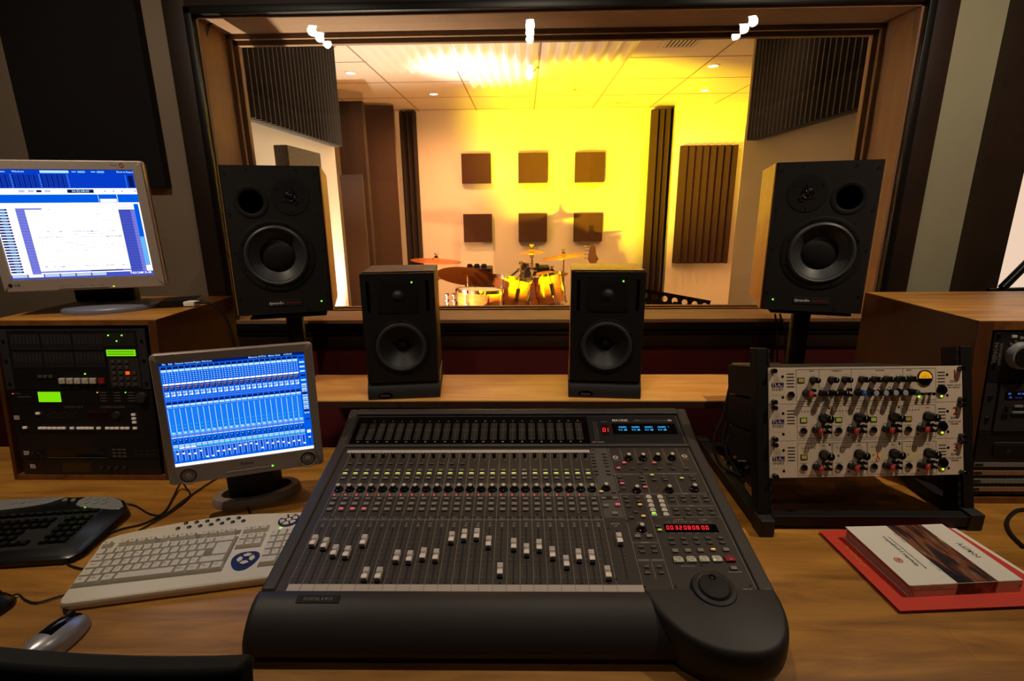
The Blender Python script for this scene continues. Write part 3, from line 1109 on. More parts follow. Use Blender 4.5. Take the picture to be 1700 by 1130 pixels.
# section lines on the right
for (x0, y0, x1, y1) in ((0.249, 0.017, 0.249, 0.4465), (0.3055, 0.008, 0.3055, 0.265), (0.3055, 0.195, 0.4625, 0.195), (0.2795, 0.378, 0.2795, 0.447), (0.318, 0.385, 0.318, 0.447), (0.356, 0.385, 0.356, 0.447), (0.394, 0.385, 0.394, 0.447), (0.431, 0.36, 0.431, 0.447),
                         (0.3215, 0.27, 0.3215, 0.335), (0.398, 0.27, 0.398, 0.335), (0.353, 0.2, 0.353, 0.265), (0.379, 0.232, 0.379, 0.264), (0.433, 0.232, 0.433, 0.264), (0.278, 0.03, 0.278, 0.07), (0.4635, 0.01, 0.4635, 0.447)):
    if x0 == x1:
        b.rect(x0 - 0.0003, x0 + 0.0003, y0, y1, Z + 0.0001, M_line)
    else:
        b.rect(x0, x1, y0 - 0.0003, y0 + 0.0003, Z + 0.0001, M_line)
for (x0, x1, v_, s_) in ((0.247, 0.316, 0.3405, 'EFFECTS'), (0.3215, 0.455, 0.3425, 'STUDIO / CONTROL ROOM'), (0.2495, 0.352, 0.269, 'EDIT'), (0.355, 0.4565, 0.2705, 'SELECT'), (0.354, 0.46, 0.2302, 'BANK'), (0.25, 0.304, 0.1215, 'GENERAL'), (0.25, 0.277, 0.0755, 'CHANNELS'), (0.279, 0.304, 0.0755, 'SNAPSHOTS')):
    b.rect(x0, x1, v_ - 0.003, v_ + 0.003, Z + 0.00005, M_panel2)
    b.text(s_, (x0 + x1) / 2, v_, Z + 0.0002, 0.0042, M_line)
b.text('V-POT', 0.277, 0.1775, Z, 0.0042, M_line)
b.text('BANK SELECT', 0.277, 0.148, Z, 0.0042, M_line)
for s_, x in (('LOCATOR', 0.366), ('FORMAT', 0.421)):
    b.text(s_, x, 0.1865, Z, 0.0045, M_line)
for s_, x in (('HOURS', 0.340), ('MINUTES', 0.358), ('SECONDS', 0.376), ('FRAMES', 0.394), ('SUB', 0.416), ('MB', 0.434)):
    b.text(s_, x, 0.1805, Z, 0.0032, M_line)
    b.text(s_, x + 0.001, 0.1475, Z, 0.0026, M_line)
b.text('PHONES', 0.444, 0.4, Z, 0.004, M_line)
b.text('TALKBACK', 0.262, 0.396, Z, 0.004, M_line)
b.text('ENTRY/MODE', 0.438, 0.047, Z, 0.0042, M_line)
b.text('SHUTTLE / JOG', 0.349, 0.061, Z, 0.0042, M_line)
b.text('TIMECODE', 0.447, 0.0075, Z, 0.0035, M_line)
for x, v_ in ((0.2465, 0.335), (0.3165, 0.347), (0.2495, 0.2765), (0.3545, 0.2785), (0.4595, 0.2715), (0.453, 0.1925), (0.38, 0.193), (0.2505, 0.184), (0.252, 0.013), (0.3105, 0.0125), (0.456, 0.016), (0.205, 0.162), (0.2, 0.03), (0.377, 0.0635), (0.208, 0.4385), (0.19, 0.315), (0.21, 0.258), (-0.3, 0.203), (-0.145, 0.203), (0.05, 0.203), (0.145, 0.203)):
    b.lathe([(0.0026, Z), (0.0022, Z + 0.0007)], M_blkm, 10, c=(x, v_, 0))
b.build('control_panel', con, PM, smooth=0, fix=False)
# white round emblem buttons printed right and left of the encoders
for x, v_ in ((0.262, 0.4065), (0.444, 0.4115)):
    b = MB()
    b.lathe([(0.0075, Z), (0.0075, Z + 0.001), (0.004, Z + 0.0013)], M_line, 20)
    b.lathe([(0.0028, Z + 0.0012), (0.0026, Z + 0.0016)], M_blkm, 12)
    b.build('headphone_jack' if x > 0.4 else 'talkback_grille', con, PM @ T(x, v_, 0))

# ---- parts that repeat
b = MB()
b.box(-0.0058, 0.0058, -0.0125, 0.0125, 0.0016, 0.0085, M_cap, 0.001)
b.box(-0.0058, 0.0058, -0.0135, -0.0035, 0.0080, 0.0125, M_cap, 0.0015)
b.box(-0.0058, 0.0058, 0.002, 0.0135, 0.0080, 0.0118, M_cap, 0.001)
b.box(-0.006, 0.006, -0.0025, -0.0012, 0.0085, 0.0099, M_blkm)
for k in range(4):
    b.box(-0.0057, 0.0057, 0.003 + 0.0026 * k, 0.0036 + 0.0026 * k, 0.0112, 0.0121, M_rub)
b.box(-0.0055, 0.0055, -0.0165, -0.0125, 0.0012, 0.007, M_blkm, 0.001)
me_f = b.mesh('fader_cap')
FV = [.1236, .1159, .0968, .0932, .1245, .0397, .0397, .0829, .0813, .089, .0855, .133, .1402, .1424, .1207, .0507, .1145, .1002, .1118, .0924, .0696, .0862, .0846, .0441]
for i, v_ in enumerate(FV):
    put(me_f, 'fader_cap', con, PM @ T(SX + SP * i, v_ - 0.004, 0))
put(me_f, 'fader_cap', con, PM @ T(mx, 0.1265, 0))
# black domed encoders with pale caps
b = MB()
b.lathe([(0.0108, 0.0012), (0.0112, 0.003), (0.0098, 0.0052), (0.0078, 0.0065)], M_gloss, 24)
b.lathe([(0.0072, 0.0065), (0.0062, 0.0145), (0.005, 0.0158)], M_blk, 20)
b.lathe([(0.0052, 0.0157), (0.0046, 0.0172), (0.0, 0.0176)], M_btnl, 16)
me_k = b.mesh('encoder_knob')
VK = [(SX + SP * i, 0.288) for i in range(24)]
RK = [(0.219, 0.291), (0.2955, 0.405), (0.333, 0.405), (0.371, 0.4055), (0.409, 0.4065), (0.2914, 0.283), (0.3691, 0.2835), (0.4305, 0.2875), (0.2768, 0.161)]
for x, v_ in VK + RK:
    put(me_k, 'encoder_knob', con, PM @ T(x, v_ - 0.003, 0))
# their lit position lights
for x, v_, m_ in [(SX + SP, 0.282, M_ledr), (SX + 2 * SP, 0.282, M_ledr), (SX + 3 * SP + 0.005, 0.282, M_ledr), (0.2155, 0.292, M_ledr), (0.286, 0.276, M_ledr), (0.4225, 0.286, M_ledr), (0.272, 0.154, M_ledr)]:
    b = MB()
    b.lathe([(0.0, -0.001), (0.001, 0), (0, 0.001)], m_, 8)
    b.build('ring_light', con, PM @ T(x, v_ - 0.004, 0.0062))
b = MB()
b.lathe([(0.0046, 0.0012), (0.0043, 0.0135), (0.0036, 0.0148)], M_gloss, 16)
b.rect(-0.0009, 0.0009, -0.001, 0.0038, 0.0149, M_white)
me_p = b.mesh('trim_knob')
for i in range(24):
    put(me_p, 'trim_knob', con, PM @ T(SX + SP * i - 0.0015, 0.4095, 0))


def button(w_, h_, z_, body, top=None, tip=None):
    bb = MB()
    bb.box(-w_ / 2, w_ / 2, -h_ / 2, h_ / 2, 0.001, z_, body, 0.0011)
    if top:
        bb.box(-w_ * 0.36, w_ * 0.36, h_ * 0.05, h_ * 0.42, z_ - 0.0005, z_ + 0.0007, top, 0.0005)
    return bb.mesh('button')


mb_g = button(0.0112, 0.0062, 0.0048, M_btn)
mb_d = button(0.0112, 0.0062, 0.0044, M_btnd)
mb_l = button(0.0124, 0.0075, 0.0055, M_btnl)
mb_lg = button(0.0124, 0.0075, 0.0055, M_btnl, M_ledy)
mb_r = button(0.0112, 0.0062, 0.0048, M_btn, M_ledr)
mb_a = button(0.0112, 0.0062, 0.0048, M_btn, M_leda)
mb_gr = button(0.0112, 0.0062, 0.0048, M_btn, M_ledy)
mb_w = button(0.0125, 0.0085, 0.0052, M_btn)
mb_wr = button(0.0125, 0.0085, 0.0052, M_btn, M_ledr)
for i in range(24):
    x = SX + SP * i
    if i < 12:
        put(mb_d, 'trim_button', con, PM @ T(x - 0.002, 0.381, 0))
    put(mb_g, 'assign_button', con, PM @ T(x - 0.002, 0.3545, 0))
    put(mb_l if i == 17 else mb_lg, 'write_button', con, PM @ T(x - 0.002, 0.3400, 0))
    put(mb_g, 'assign_button', con, PM @ T(x - 0.002, 0.3245, 0))
    put(mb_g, 'solo_button', con, PM @ T(x, 0.2515, 0))
    put(mb_w, 'mute_button', con, PM @ T(x, 0.2345, 0))
    put(mb_wr if i in (1, 2, 3) else mb_w, 'select_button', con, PM @ T(x, 0.2165, 0))
    b = MB()
    b.lathe([(0.0016, 0.0012), (0.0014, 0.0028)], M_ledr if i < 23 else M_dim, 10)
    b.build('signal_light', con, PM @ T(x - 0.0055, 0.2665, 0))
FB = []
for k in range(7):
    v_ = (0.4225, 0.4095, 0.396, 0.384, 0.3715, 0.3535, 0.3405)[k]
    FB += [(0.2035, v_, mb_d), (0.2345, v_, mb_d)]
FB += [(0.206, 0.2745, mb_a), (0.236, 0.2745, mb_d), (0.208, 0.2535, mb_g), (0.2355, 0.2535, mb_g), (0.21, 0.2285, mb_w), (0.2375, 0.2305, mb_wr), (0.2265, 0.2045, mb_w)]
FB += [(0.281 + 0.0385 * k, 0.382, (mb_r, mb_d, mb_r, mb_d)[k]) for k in range(4)]
FB += [(0.2625 + 0.0345 * k, 0.361, mb_r if k == 0 else mb_d) for k in range(6)]
FB += [(0.2595, 0.328, mb_d), (0.2605, 0.315, mb_d), (0.261, 0.3035, mb_r), (0.2615, 0.288, mb_d), (0.3135, 0.328, mb_d), (0.3135, 0.3165, mb_d), (0.314, 0.304, mb_d), (0.3145, 0.2905, mb_r)]
FB += [(0.341, 0.334, mb_gr), (0.343, 0.318, mb_d), (0.369, 0.327, mb_d), (0.37, 0.318, mb_d), (0.4115, 0.322, mb_gr), (0.438, 0.33, mb_d), (0.4395, 0.32, mb_d)]
FB += [(0.2615, 0.256, mb_d), (0.2892, 0.257, mb_d), (0.262, 0.243, mb_d), (0.2895, 0.243, mb_d), (0.2622, 0.228, mb_d), (0.289, 0.2305, mb_a), (0.275, 0.2095, mb_d), (0.2618, 0.192, mb_d), (0.2892, 0.1945, mb_a)]
for k in range(4):
    FB += [(0.3678 + 0.0267 * k, 0.2585, mb_d), (0.368 + 0.0267 * k, 0.246, mb_d), (0.3676 + 0.0265 * k, 0.217, mb_d), (0.3676 + 0.0265 * k, 0.204, mb_d)]
FB += [(0.3135, 0.166, mb_d), (0.3155, 0.1535, mb_gr), (0.2637, 0.1372, mb_w), (0.2891, 0.1378, mb_w)]
for x, v_ in ((0.2652, 0.109), (0.2913, 0.109), (0.2654, 0.0963), (0.2912, 0.0965), (0.2657, 0.0585), (0.2908, 0.059), (0.2638, 0.0435), (0.2914, 0.0440)):
    FB.append((x, v_, mb_d))
for x, v_, m_ in FB:
    put(m_, 'function_button', con, PM @ T(x, v_, 0))
for k in range(5):
    x = 0.3335 + 0.0265 * k
    for v_ in (0.131, 0.118):
        put(mb_d, 'locate_button', con, PM @ T(x, v_ + k * 0.0006, 0))
    put(mb_a if k == 3 else mb_w, 'locate_button', con, PM @ T(x, 0.098 + k * 0.0008, 0))
put(mb_w, 'locate_button', con, PM @ T(0.4382, 0.0548, 0))
# two rows of five pale snapshot keys
b = MB()
b.prism([(-0.0068, -0.0055), (0.0068, -0.0055), (0.0056, 0.0035), (0.0025, 0.0058), (-0.0025, 0.0058), (-0.0056, 0.0035)], 0.001, 0.0046, M_btnl)
me_s = b.mesh('bank_key', smooth=0)
b.box(-0.004, 0.004, 0.0015, 0.0042, 0.0045, 0.0054, M_ledg)
me_s2 = b.mesh('bank_key', smooth=0)
for k in range(5):
    for c_, x in enumerate((0.3145, 0.3415)):
        put(me_s2 if (k == 4 and c_ == 0) else me_s, 'bank_key', con, PM @ T(x, 0.2576 - 0.014 * k, 0))
# transport keys
for k in range(5):
    b = MB()
    body = M_red if k == 4 else M_btnl
    b.prism([(-0.0095, -0.0068), (0.0095, -0.0068), (0.0095, 0.002), (0.006, 0.0068), (-0.0065, 0.0068), (-0.0095, 0.005)], 0.001, 0.0062, body)
    b.text(('REWIND', 'FAST FWD', 'STOP', 'PLAY', 'RECORD')[k], 0.0, 0.0028, 0.0064, 0.0036, M_blkm)
    b.text(('<<', '>>', 'o', '>', 'o')[k], 0.001, -0.002, 0.0064, 0.0058, M_blkm if k < 4 else M_ledr)
    if k < 4:
        b.lathe([(0.0013, 0.0062), (0.0012, 0.0066)], M_ledg if k == 3 else M_blkm, 8, c=(-0.0065, -0.0042, 0))
    b.build('transport_key', con, PM @ T(0.3335 + 0.0263 * k, 0.0745 + k * 0.0007, 0), smooth=0)


# seven segment displays drawn as bars
def seg7(bb, ch, x, y, z, h, mt):
    w_ = h * 0.52
    t_ = h * 0.13
    S = {'0': 'abcdef', '1': 'bc', '2': 'abged', '3': 'abgcd', '8': 'abcdefg', '9': 'abcdfg'}[ch]
    sl = h * 0.10
    R_ = {'a': (0, h - t_, w_, h), 'g': (0, h / 2 - t_ / 2, w_, h / 2 + t_ / 2), 'd': (0, 0, w_, t_), 'f': (0, h / 2, t_, h), 'b': (w_ - t_, h / 2, w_, h), 'e': (0, 0, t_, h / 2), 'c': (w_ - t_, 0, w_, h / 2)}
    g_ = h * 0.03
    for s__ in S:
        x0, y0, x1, y1 = R_[s__]
        pts = [(x0 + g_ * (s__ in 'agd'), y0 + g_ * (s__ not in 'agd')), (x1 - g_ * (s__ in 'agd'), y0 + g_ * (s__ not in 'agd')), (x1 - g_ * (s__ in 'agd'), y1 - g_ * (s__ not in 'agd')), (x0 + g_ * (s__ in 'agd'), y1 - g_ * (s__ not in 'agd'))]
        bb.add([(x + px_ + sl * py__ / h, y + py__, z) for px_, py__ in pts], [(0, 1, 2, 3)], mt)


b = MB()
b.box(0.3285, 0.443, 0.1505, 0.1725, 0.001, 0.0025, M_gloss)
for i, ch in enumerate('0032 0 8 0 8 00'.replace(' 0 8 0 8 ', '0808')):
    gx = (0, 0.0088, 0.019, 0.0278, 0.038, 0.0468, 0.0565, 0.0653, 0.0770, 0.0858)[i]
    seg7(b, ch, 0.3315 + gx, 0.1565, 0.0028, 0.0112, M_seg)
b.build('time_display', con, PM, smooth=0, fix=False)
# jog wheel
jw = PM @ T(0.381, 0.0045, 0)
b = MB()
b.lathe([(0.0425, -0.012), (0.0425, 0.004), (0.0395, 0.0105), (0.033, 0.013), (0.030, 0.011)], M_rub, 56)
b.build('jog_ring', con, jw)
b = MB()
b.lathe([(0.0295, 0.002), (0.0292, 0.0125), (0.0265, 0.0148), (0.0, 0.0158)], M_blk, 48)
b.build('jog_wheel', con, jw)
b = MB()
b.lathe([(0.0068, 0.0148), (0.0065, 0.0156), (0.003, 0.0150), (0.0, 0.0147)], M_gloss, 24)
b.build('finger_dimple', con, jw @ T(0.0015, 0.0185, 0))

# ---- meter bridge
b = MB()
b.box(X0 - 0.004, X1 + 0.002, 0.006, BL_ - 0.012, -0.012, 0.002, M_console, 0.002)
b.build('bridge_body', con, BM, smooth=0)
b = MB()
b.box(X0 - 0.004, X1 + 0.004, BL_ - 0.026, BL_ - 0.002, -0.004, 0.0105, M_console, 0.005)
b.build('bridge_hood', con, BM)
b = MB()
b.box(X0 - 0.004, X1 + 0.002, -0.002, 0.0085, -0.006, 0.0055, M_console, 0.0025)
b.build('bridge_lip', con, BM)
b = MB()
b.box(-0.4605, 0.205, 0.0100, 0.122, 0.001, 0.0028, M_gloss)
Zb = 0.0031
for i in range(24):
    x = -0.4365 + 0.0267 * i
    for k in range(16):
        v_ = 0.027 + 0.0043 * k
        m_ = M_dim if k != 9 else M_line
        b.rect(x - 0.0095, x - 0.0012, v_, v_ + 0.0008, Zb, m_)
        b.rect(x + 0.0012, x + 0.0095, v_, v_ + 0.0008, Zb, m_)
        b.rect(x - 0.0008, x + 0.0008, v_ - 0.0006, v_ + 0.0014, Zb, M_dim)
    b.text(str(i + 1), x, 0.1025, Zb, 0.0062, M_line)
    b.text(str(i + 25), x, 0.0185, Zb, 0.0062, M_line)
b.build('meter_panel', con, BM, smooth=0, fix=False)
b = MB()
b.box(0.2055, 0.4605, 0.0100, 0.122, 0.001, 0.0028, mat('bridge_slate', (34, 32, 34), 0.3))
for k in range(18):
    v_ = 0.024 + 0.0043 * k
    b.rect(0.2195, 0.2235, v_, v_ + 0.001, Zb, M_dim)
    b.rect(0.2265, 0.2305, v_, v_ + 0.001, Zb, M_dim)
b.text('LEFT RIGHT', 0.2255, 0.016, Zb, 0.0062, M_line)
b.text('MEMORY', 0.2515, 0.0985, Zb, 0.0048, M_dim)
b.text('MACKIE.', 0.2765, 0.1035, Zb, 0.0125, M_white, 'LEFT', sx=1.0)
b.text('D8B', 0.338, 0.1025, Zb, 0.0085, M_dim, 'LEFT')
b.text('24 BIT 8 BUS DIGITAL MIXING CONSOLE', 0.353, 0.1022, Zb, 0.0048, M_dim, 'LEFT')
b.prism([(0.4415 + 0.0065 * math.cos(a * PI / 8), 0.1035 + 0.004 * math.sin(a * PI / 8)) for a in range(16)], Zb, Zb + 0.0002, M_line)
b.build('display_panel', con, BM, smooth=0, fix=False)
b = MB()
b.box(0.2415, 0.2615, 0.044, 0.086, 0.0028, 0.0036, mat('display_dark_red', (34, 4, 6), 0.3))
seg7(b, '0', 0.2435, 0.056, 0.0039, 0.0155, M_seg)
seg7(b, '1', 0.2515, 0.056, 0.0039, 0.0155, M_seg)
b.build('memory_display', con, BM, smooth=0, fix=False)
b = MB()
b.box(0.272, 0.452, 0.047, 0.09, 0.0028, 0.0036, M_gloss)
for k in range(4):
    x = 0.301 + 0.0368 * k
    b.text('GAIN', x, 0.0745, 0.0039, 0.0095, M_blue)
    b.text('0.0 dB', x, 0.0635, 0.0039, 0.0095, M_blue)
b.rect(0.4305, 0.4325, 0.075, 0.077, 0.0039, M_blue)
b.build('text_display', con, BM, smooth=0, fix=False)


M_void = mat('port_void', (2, 2, 2), 1.0, spec=0.0)


def hole_plate(b, x0, x1, y0, y1, cx, cy, r, depth, mt, inner, n=48):
    """front plate at z=0 with a round opening; the opening is lined down to -depth"""
    vs, fs = [], []
    for k in range(n):
        a = 2 * PI * (k + 0.5) / n
        c, s = math.cos(a), math.sin(a)
        tx = ((x1 - cx) / c if c > 0 else (x0 - cx) / c) if abs(c) > 1e-9 else 1e9
        ty = ((y1 - cy) / s if s > 0 else (y0 - cy) / s) if abs(s) > 1e-9 else 1e9
        t_ = min(tx, ty)
        vs.append((cx + t_ * c, cy + t_ * s, 0))
    for k in range(n):
        a = 2 * PI * (k + 0.5) / n
        vs.append((cx + r * math.cos(a), cy + r * math.sin(a), 0))
    for k in range(n):
        q = (k + 1) % n
        fs.append((k, q, n + q, n + k))
    corners = [(x1, y1), (x0, y1), (x0, y0), (x1, y0)]
    for cxn, cyn in corners:
        ang = math.atan2(cyn - cy, cxn - cx) % (2 * PI)
        k = int((ang * n / (2 * PI) - 0.5) // 1) % n
        vs.append((cxn, cyn, 0))
        fs.append((k, len(vs) - 1, (k + 1) % n))
    b.add(vs, fs, mt)
    vs, fs = [], []
    for z in (0, -depth):
        for k in range(n):
            a = 2 * PI * (k + 0.5) / n
            vs.append((cx + r * math.cos(a), cy + r * math.sin(a), z))
    for k in range(n):
        q = (k + 1) % n
        fs.append((k, q, n + q, n + k))
    b.add(vs, fs, inner)


def skirt(b, x0, x1, y0, y1, ch, depth, mt):
    """chamfered sides of a front plate"""
    o = [(x0, y0), (x1, y0), (x1, y1), (x0, y1)]
    e = [(x0 - ch, y0 - 0), (x1 + ch, y0 - 0), (x1 + ch, y1 + 0), (x0 - ch, y1 + 0)]
    vs = [(x, y, 0) for x, y in o] + [(x, y, -ch) for x, y in e] + [(x, y, -depth) for x, y in e]
    fs = [(l * 4 + i, l * 4 + (i + 1) % 4, (l + 1) * 4 + (i + 1) % 4, (l + 1) * 4 + i) for l in range(2) for i in range(4)]
    b.add(vs, fs, mt)


# ================================================================== NEARFIELD SPEAKERS
def nearfield(M, label, bodym):
    t = thing('nearfield_speaker', label, 'speaker', M, 'pair of small nearfield speakers on the shelf')
    Wd, Hh, Dp = 0.25, 0.388, 0.26
    b = MB()
    b.box(-Wd / 2, Wd / 2, 0.05, Dp, 0, Hh, bodym, 0.001)
    b.build('cabinet', t)
    b = MB()
    hw = Wd / 2 - 0.003
    hole_plate(b, -hw, hw, 0, 0.2345, 0.001, 0.128, 0.088, 0.05, M_front, M_blkm)
    b.rect(-hw, hw, 0.2345, Hh, 0, M_front)
    skirt(b, -hw, hw, 0, Hh, 0.003, 0.05, M_front)
    for s_ in (-1, 1):
        b.box(s_ * 0.1 - 0.0055, s_ * 0.1 + 0.0055, 0.256, 0.362, -0.002, 0.0006, M_void)
    b.build('baffle', t, UP, smooth=0)
    b = MB()
    b.box(-hw, hw, 0.012, 0.0495, Hh - 0.004, Hh, bodym)
    b.build('top_lip', t, smooth=0)
    # waveguide: square plate sinking to the dome
    b = MB()
    F = UP @ T(0, 0.3125, 0)
    b.box(-0.067, 0.067, -0.062, 0.062, 0.0, 0.0022, M_blk, 0.001)
    n = 32
    vs, fs = [], []
    for j, (k, z) in enumerate(((1.0, 0.0024), (0.8, 0.0035), (0.55, 0.003), (0.3, 0.0026), (0.28, 0.0025))):
        for i in range(n):
            a = 2 * PI * i / n
            q = max(abs(math.cos(a)), abs(math.sin(a)))
            r_ = 0.06 * k / (q if k > 0.5 else 1)
            vs.append((r_ * math.cos(a), r_ * math.sin(a), z))
    for j in range(4):
        for i in range(n):
            k = (i + 1) % n
            fs.append((j * n + i, j * n + k, (j + 1) * n + k, (j + 1) * n + i))
    b.add(vs, fs, M_blk)
    for s1 in (-1, 1):
        for s2 in (-1, 1):
            b.lathe([(0.0035, 0.002), (0.003, 0.0035)], M_steel, 10, c=(s1 * 0.06, s2 * 0.056, 0))
    b.text('GENELEC', -0.03, -0.054, 0.0024, 0.0085, M_dim)
    wg = b.build('waveguide', t, F)
    b = MB()
    b.lathe([(0.02, 0.0025), (0.0165, 0.003), (0.0155, 0.006), (0.011, 0.011), (0.005, 0.0135), (0, 0.014)], M_sur, 24)
    b.build('tweeter', wg)
    b = MB()
    b.lathe([(0.003, 0.002), (0.0028, 0.0055), (0, 0.0065)], M_ledg, 12)
    b.build('power_light', t, UP @ T(0.049, 0.357, 0))
    F = UP @ T(0.001, 0.128, 0)
    b = MB()
    b.lathe([(0.098, 0.0), (0.097, 0.003), (0.09, 0.0045), (0.0885, 0.003)], M_blk, 48, cap=False)
    for k in range(6):
        a = PI / 6 + k * PI / 3
        b.lathe([(0.0036, 0.0035), (0.003, 0.006)], M_steel, 10, c=(0.094 * math.cos(a) * 1.02, 0.094 * math.sin(a) * 1.02, 0))
    wf = b.build('woofer_frame', t, F)
    b = MB()
    b.lathe([(0.0888, 0.003), (0.085, 0.0085), (0.080, 0.0095), (0.075, 0.007), (0.0725, 0.002)], M_sur, 48, cap=False)
    b.build('surround', wf)
    b = MB()
    b.lathe([(0.0735, 0.003), (0.062, -0.006), (0.045, -0.018), (0.028, -0.029), (0.022, -0.032)], M_cone, 48, cap=False)
    b.lathe([(0.0225, -0.032), (0.018, -0.026), (0.010, -0.022), (0.0, -0.021)], M_blk, 32)
    b.build('cone', wf)
    return t


def pad(M, label):
    t = thing('isolation_pad', label, 'speaker pad', M, 'rubber isolation pads under the nearfield speakers')
    b = MB()
    b.prism([(-0.006, 0.0), (-0.006, 0.03), (0.004, 0.046), (0.012, 0.062), (0.255, 0.062), (0.255, 0.0)], -0.128, 0.128, M_rub, 'YZ')
    b.build('foam_block', t, bevel=0.003)
    b = MB()
    n = 24
    b.prism([(0.026 * math.cos(2 * PI * i / n), 0.0115 * math.sin(2 * PI * i / n)) for i in range(n)], 0, 0.0015, M_gloss)
    b.text('Auralex', 0, 0, 0.0017, 0.0105, M_dim)
    b.build('oval_badge', t, T(-0.066, -0.006, 0.016) @ UP, smooth=0)


pad(T(-0.4318, 1.722, 0.892) @ R(rad(6.5), 'Z'), 'dark rubber wedge pad under the left nearfield speaker')
pad(T(0.286, 1.728, 0.892) @ R(rad(-4.5), 'Z'), 'dark rubber wedge pad under the right nearfield speaker')
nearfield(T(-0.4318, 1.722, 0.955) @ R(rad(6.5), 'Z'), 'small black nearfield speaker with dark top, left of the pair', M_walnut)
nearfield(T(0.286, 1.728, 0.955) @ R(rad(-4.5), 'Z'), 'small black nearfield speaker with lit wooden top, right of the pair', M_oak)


# ================================================================== LARGE MONITORS
def bigspeaker(M, label, mir):
    t = thing('studio_speaker', label, 'speaker', M, 'pair of large studio speakers on stands')
    Wd, Hh, Dp = 0.32, 0.503, 0.375
    b = MB()
    b.box(-Wd / 2, Wd / 2, 0.062, Dp, 0, Hh, M_oak, 0.001)
    for x in (-Wd / 2, Wd / 2 - 0.003):
        b.box(x, x + 0.003, 0.014, 0.063, 0, Hh, M_oak)
    b.build('cabinet', t)
    b = MB()
    s_ = mir
    hw = Wd / 2 - 0.0095
    hole_plate(b, -hw, hw, 0.062, 0.332, s_ * 0.010, 0.2035, 0.103, 0.06, M_front, M_blkm, 64)
    b.rect(-hw, hw, 0, 0.062, 0, M_front)
    b.rect(-hw, hw, 0.439, Hh, 0, M_front)
    px0, px1 = sorted((s_ * 0.012, s_ * 0.128))
    hole_plate(b, px0, px1, 0.332, 0.439, s_ * 0.070, 0.3855, 0.0385, 0.055, M_front, M_void, 48)
    b.rect(-hw, px0, 0.332, 0.439, 0, M_front)
    b.rect(px1, hw, 0.332, 0.439, 0, M_front)
    skirt(b, -hw, hw, 0, Hh, 0.0065, 0.06, M_front)
    b.build('baffle', t, UP, smooth=0)
    F = UP @ T(s_ * 0.010, 0.2035, 0)
    b = MB()
    b.lathe([(0.124, 0.0), (0.1235, 0.003), (0.118, 0.0042), (0.108, 0.004), (0.104, 0.0025)], M_blk, 56, cap=False)
    for k in range(8):
        a = PI / 8 + k * PI / 4
        b.lathe([(0.0034, 0.0035), (0.003, 0.0058)], M_steel, 10, c=(0.113 * math.cos(a), 0.113 * math.sin(a), 0))
    wf = b.build('woofer_frame', t, F)
    b = MB()
    b.lathe([(0.1045, 0.002), (0.1015, 0.009), (0.096, 0.012), (0.090, 0.009), (0.087, 0.003)], M_sur, 56, cap=False)
    b.build('surround', wf)
    b = MB()
    b.lathe([(0.0872, 0.003), (0.084, 0.000), (0.072, -0.012), (0.058, -0.022)], M_sur, 56, cap=False)
    b.lathe([(0.058, -0.022), (0.054, -0.019), (0.042, -0.014), (0.024, -0.011), (0.0, -0.010)], M_blk, 40)
    b.build('cone', wf)
    F = UP @ T(-s_ * 0.0545, 0.402, 0)
    b = MB()
    b.lathe([(0.062, 0.0), (0.0615, 0.002), (0.03, 0.0022), (0.02, 0.001)], M_blk, 48, cap=False)
    b.lathe([(0.0205, 0.001), (0.016, 0.0012), (0.0135, 0.004), (0.006, 0.0085), (0, 0.0095)], M_gloss, 24)
    for k in range(3):
        a = PI / 2 + k * 2 * PI / 3
        b.lathe([(0.003, 0.002), (0.0025, 0.0035)], M_steel, 8, c=(0.05 * math.cos(a + PI / 3), 0.05 * math.sin(a + PI / 3), 0))
    tw_ = b.build('tweeter', t, F)
    b = MB()
    b.lathe([(0.015, 0.009), (0.0165, 0.0105), (0.015, 0.012)], M_chrome, 24, cap=False)
    for k in range(3):
        a = PI / 2 + k * 2 * PI / 3
        b.rod((0, 0, 0.013), (0.034 * math.cos(a), 0.034 * math.sin(a), 0.003), 0.0012, M_chrome, seg=6)
    b.build('tweeter_guard', tw_)
    F = UP @ T(s_ * 0.070, 0.3855, 0)
    b = MB()
    b.lathe([(0.054, 0.0), (0.0535, 0.002), (0.047, 0.003), (0.041, 0.0015), (0.0385, 0.0008)], M_blk, 48, cap=False)
    b.lathe([(0.0386, -0.05), (0.0, -0.05)], M_void, 40, cap=False)
    b.build('bass_port', t, F)
    b = MB()
    b.box(-0.056, 0.056, -0.0115, 0.0115, 0, 0.0018, M_blkm, 0.0005)
    b.text('dynaudio', -0.054, 0, 0.0021, 0.0135, M_white, 'LEFT')
    b.text('acoustics', 0.004, 0, 0.0021, 0.0125, M_red, 'LEFT')
    b.build('badge', t, UP @ T(0.0, 0.0385, 0), smooth=0)
    b = MB()
    b.lathe([(0.0028, 0.0), (0.0026, 0.003), (0, 0.0038)], M_ledg, 12)
    b.build('power_light', t, UP @ T(s_ * -0.121, 0.0372, 0))
    b = MB()
    for x, z in ((-0.14, 0.475), (0.14, 0.475), (-0.142, 0.345), (0.142, 0.345), (-0.142, 0.215), (0.142, 0.215), (-0.142, 0.06), (0.142, 0.06), (0.075, 0.012), (-0.075, 0.49), (0.08, 0.485)):
        b.lathe([(0.0045, 0.0), (0.004, 0.002), (0.002, 0.0012)], M_steel, 12, c=(x, z, 0))
    b.build('baffle_screws', t, UP)
    return t


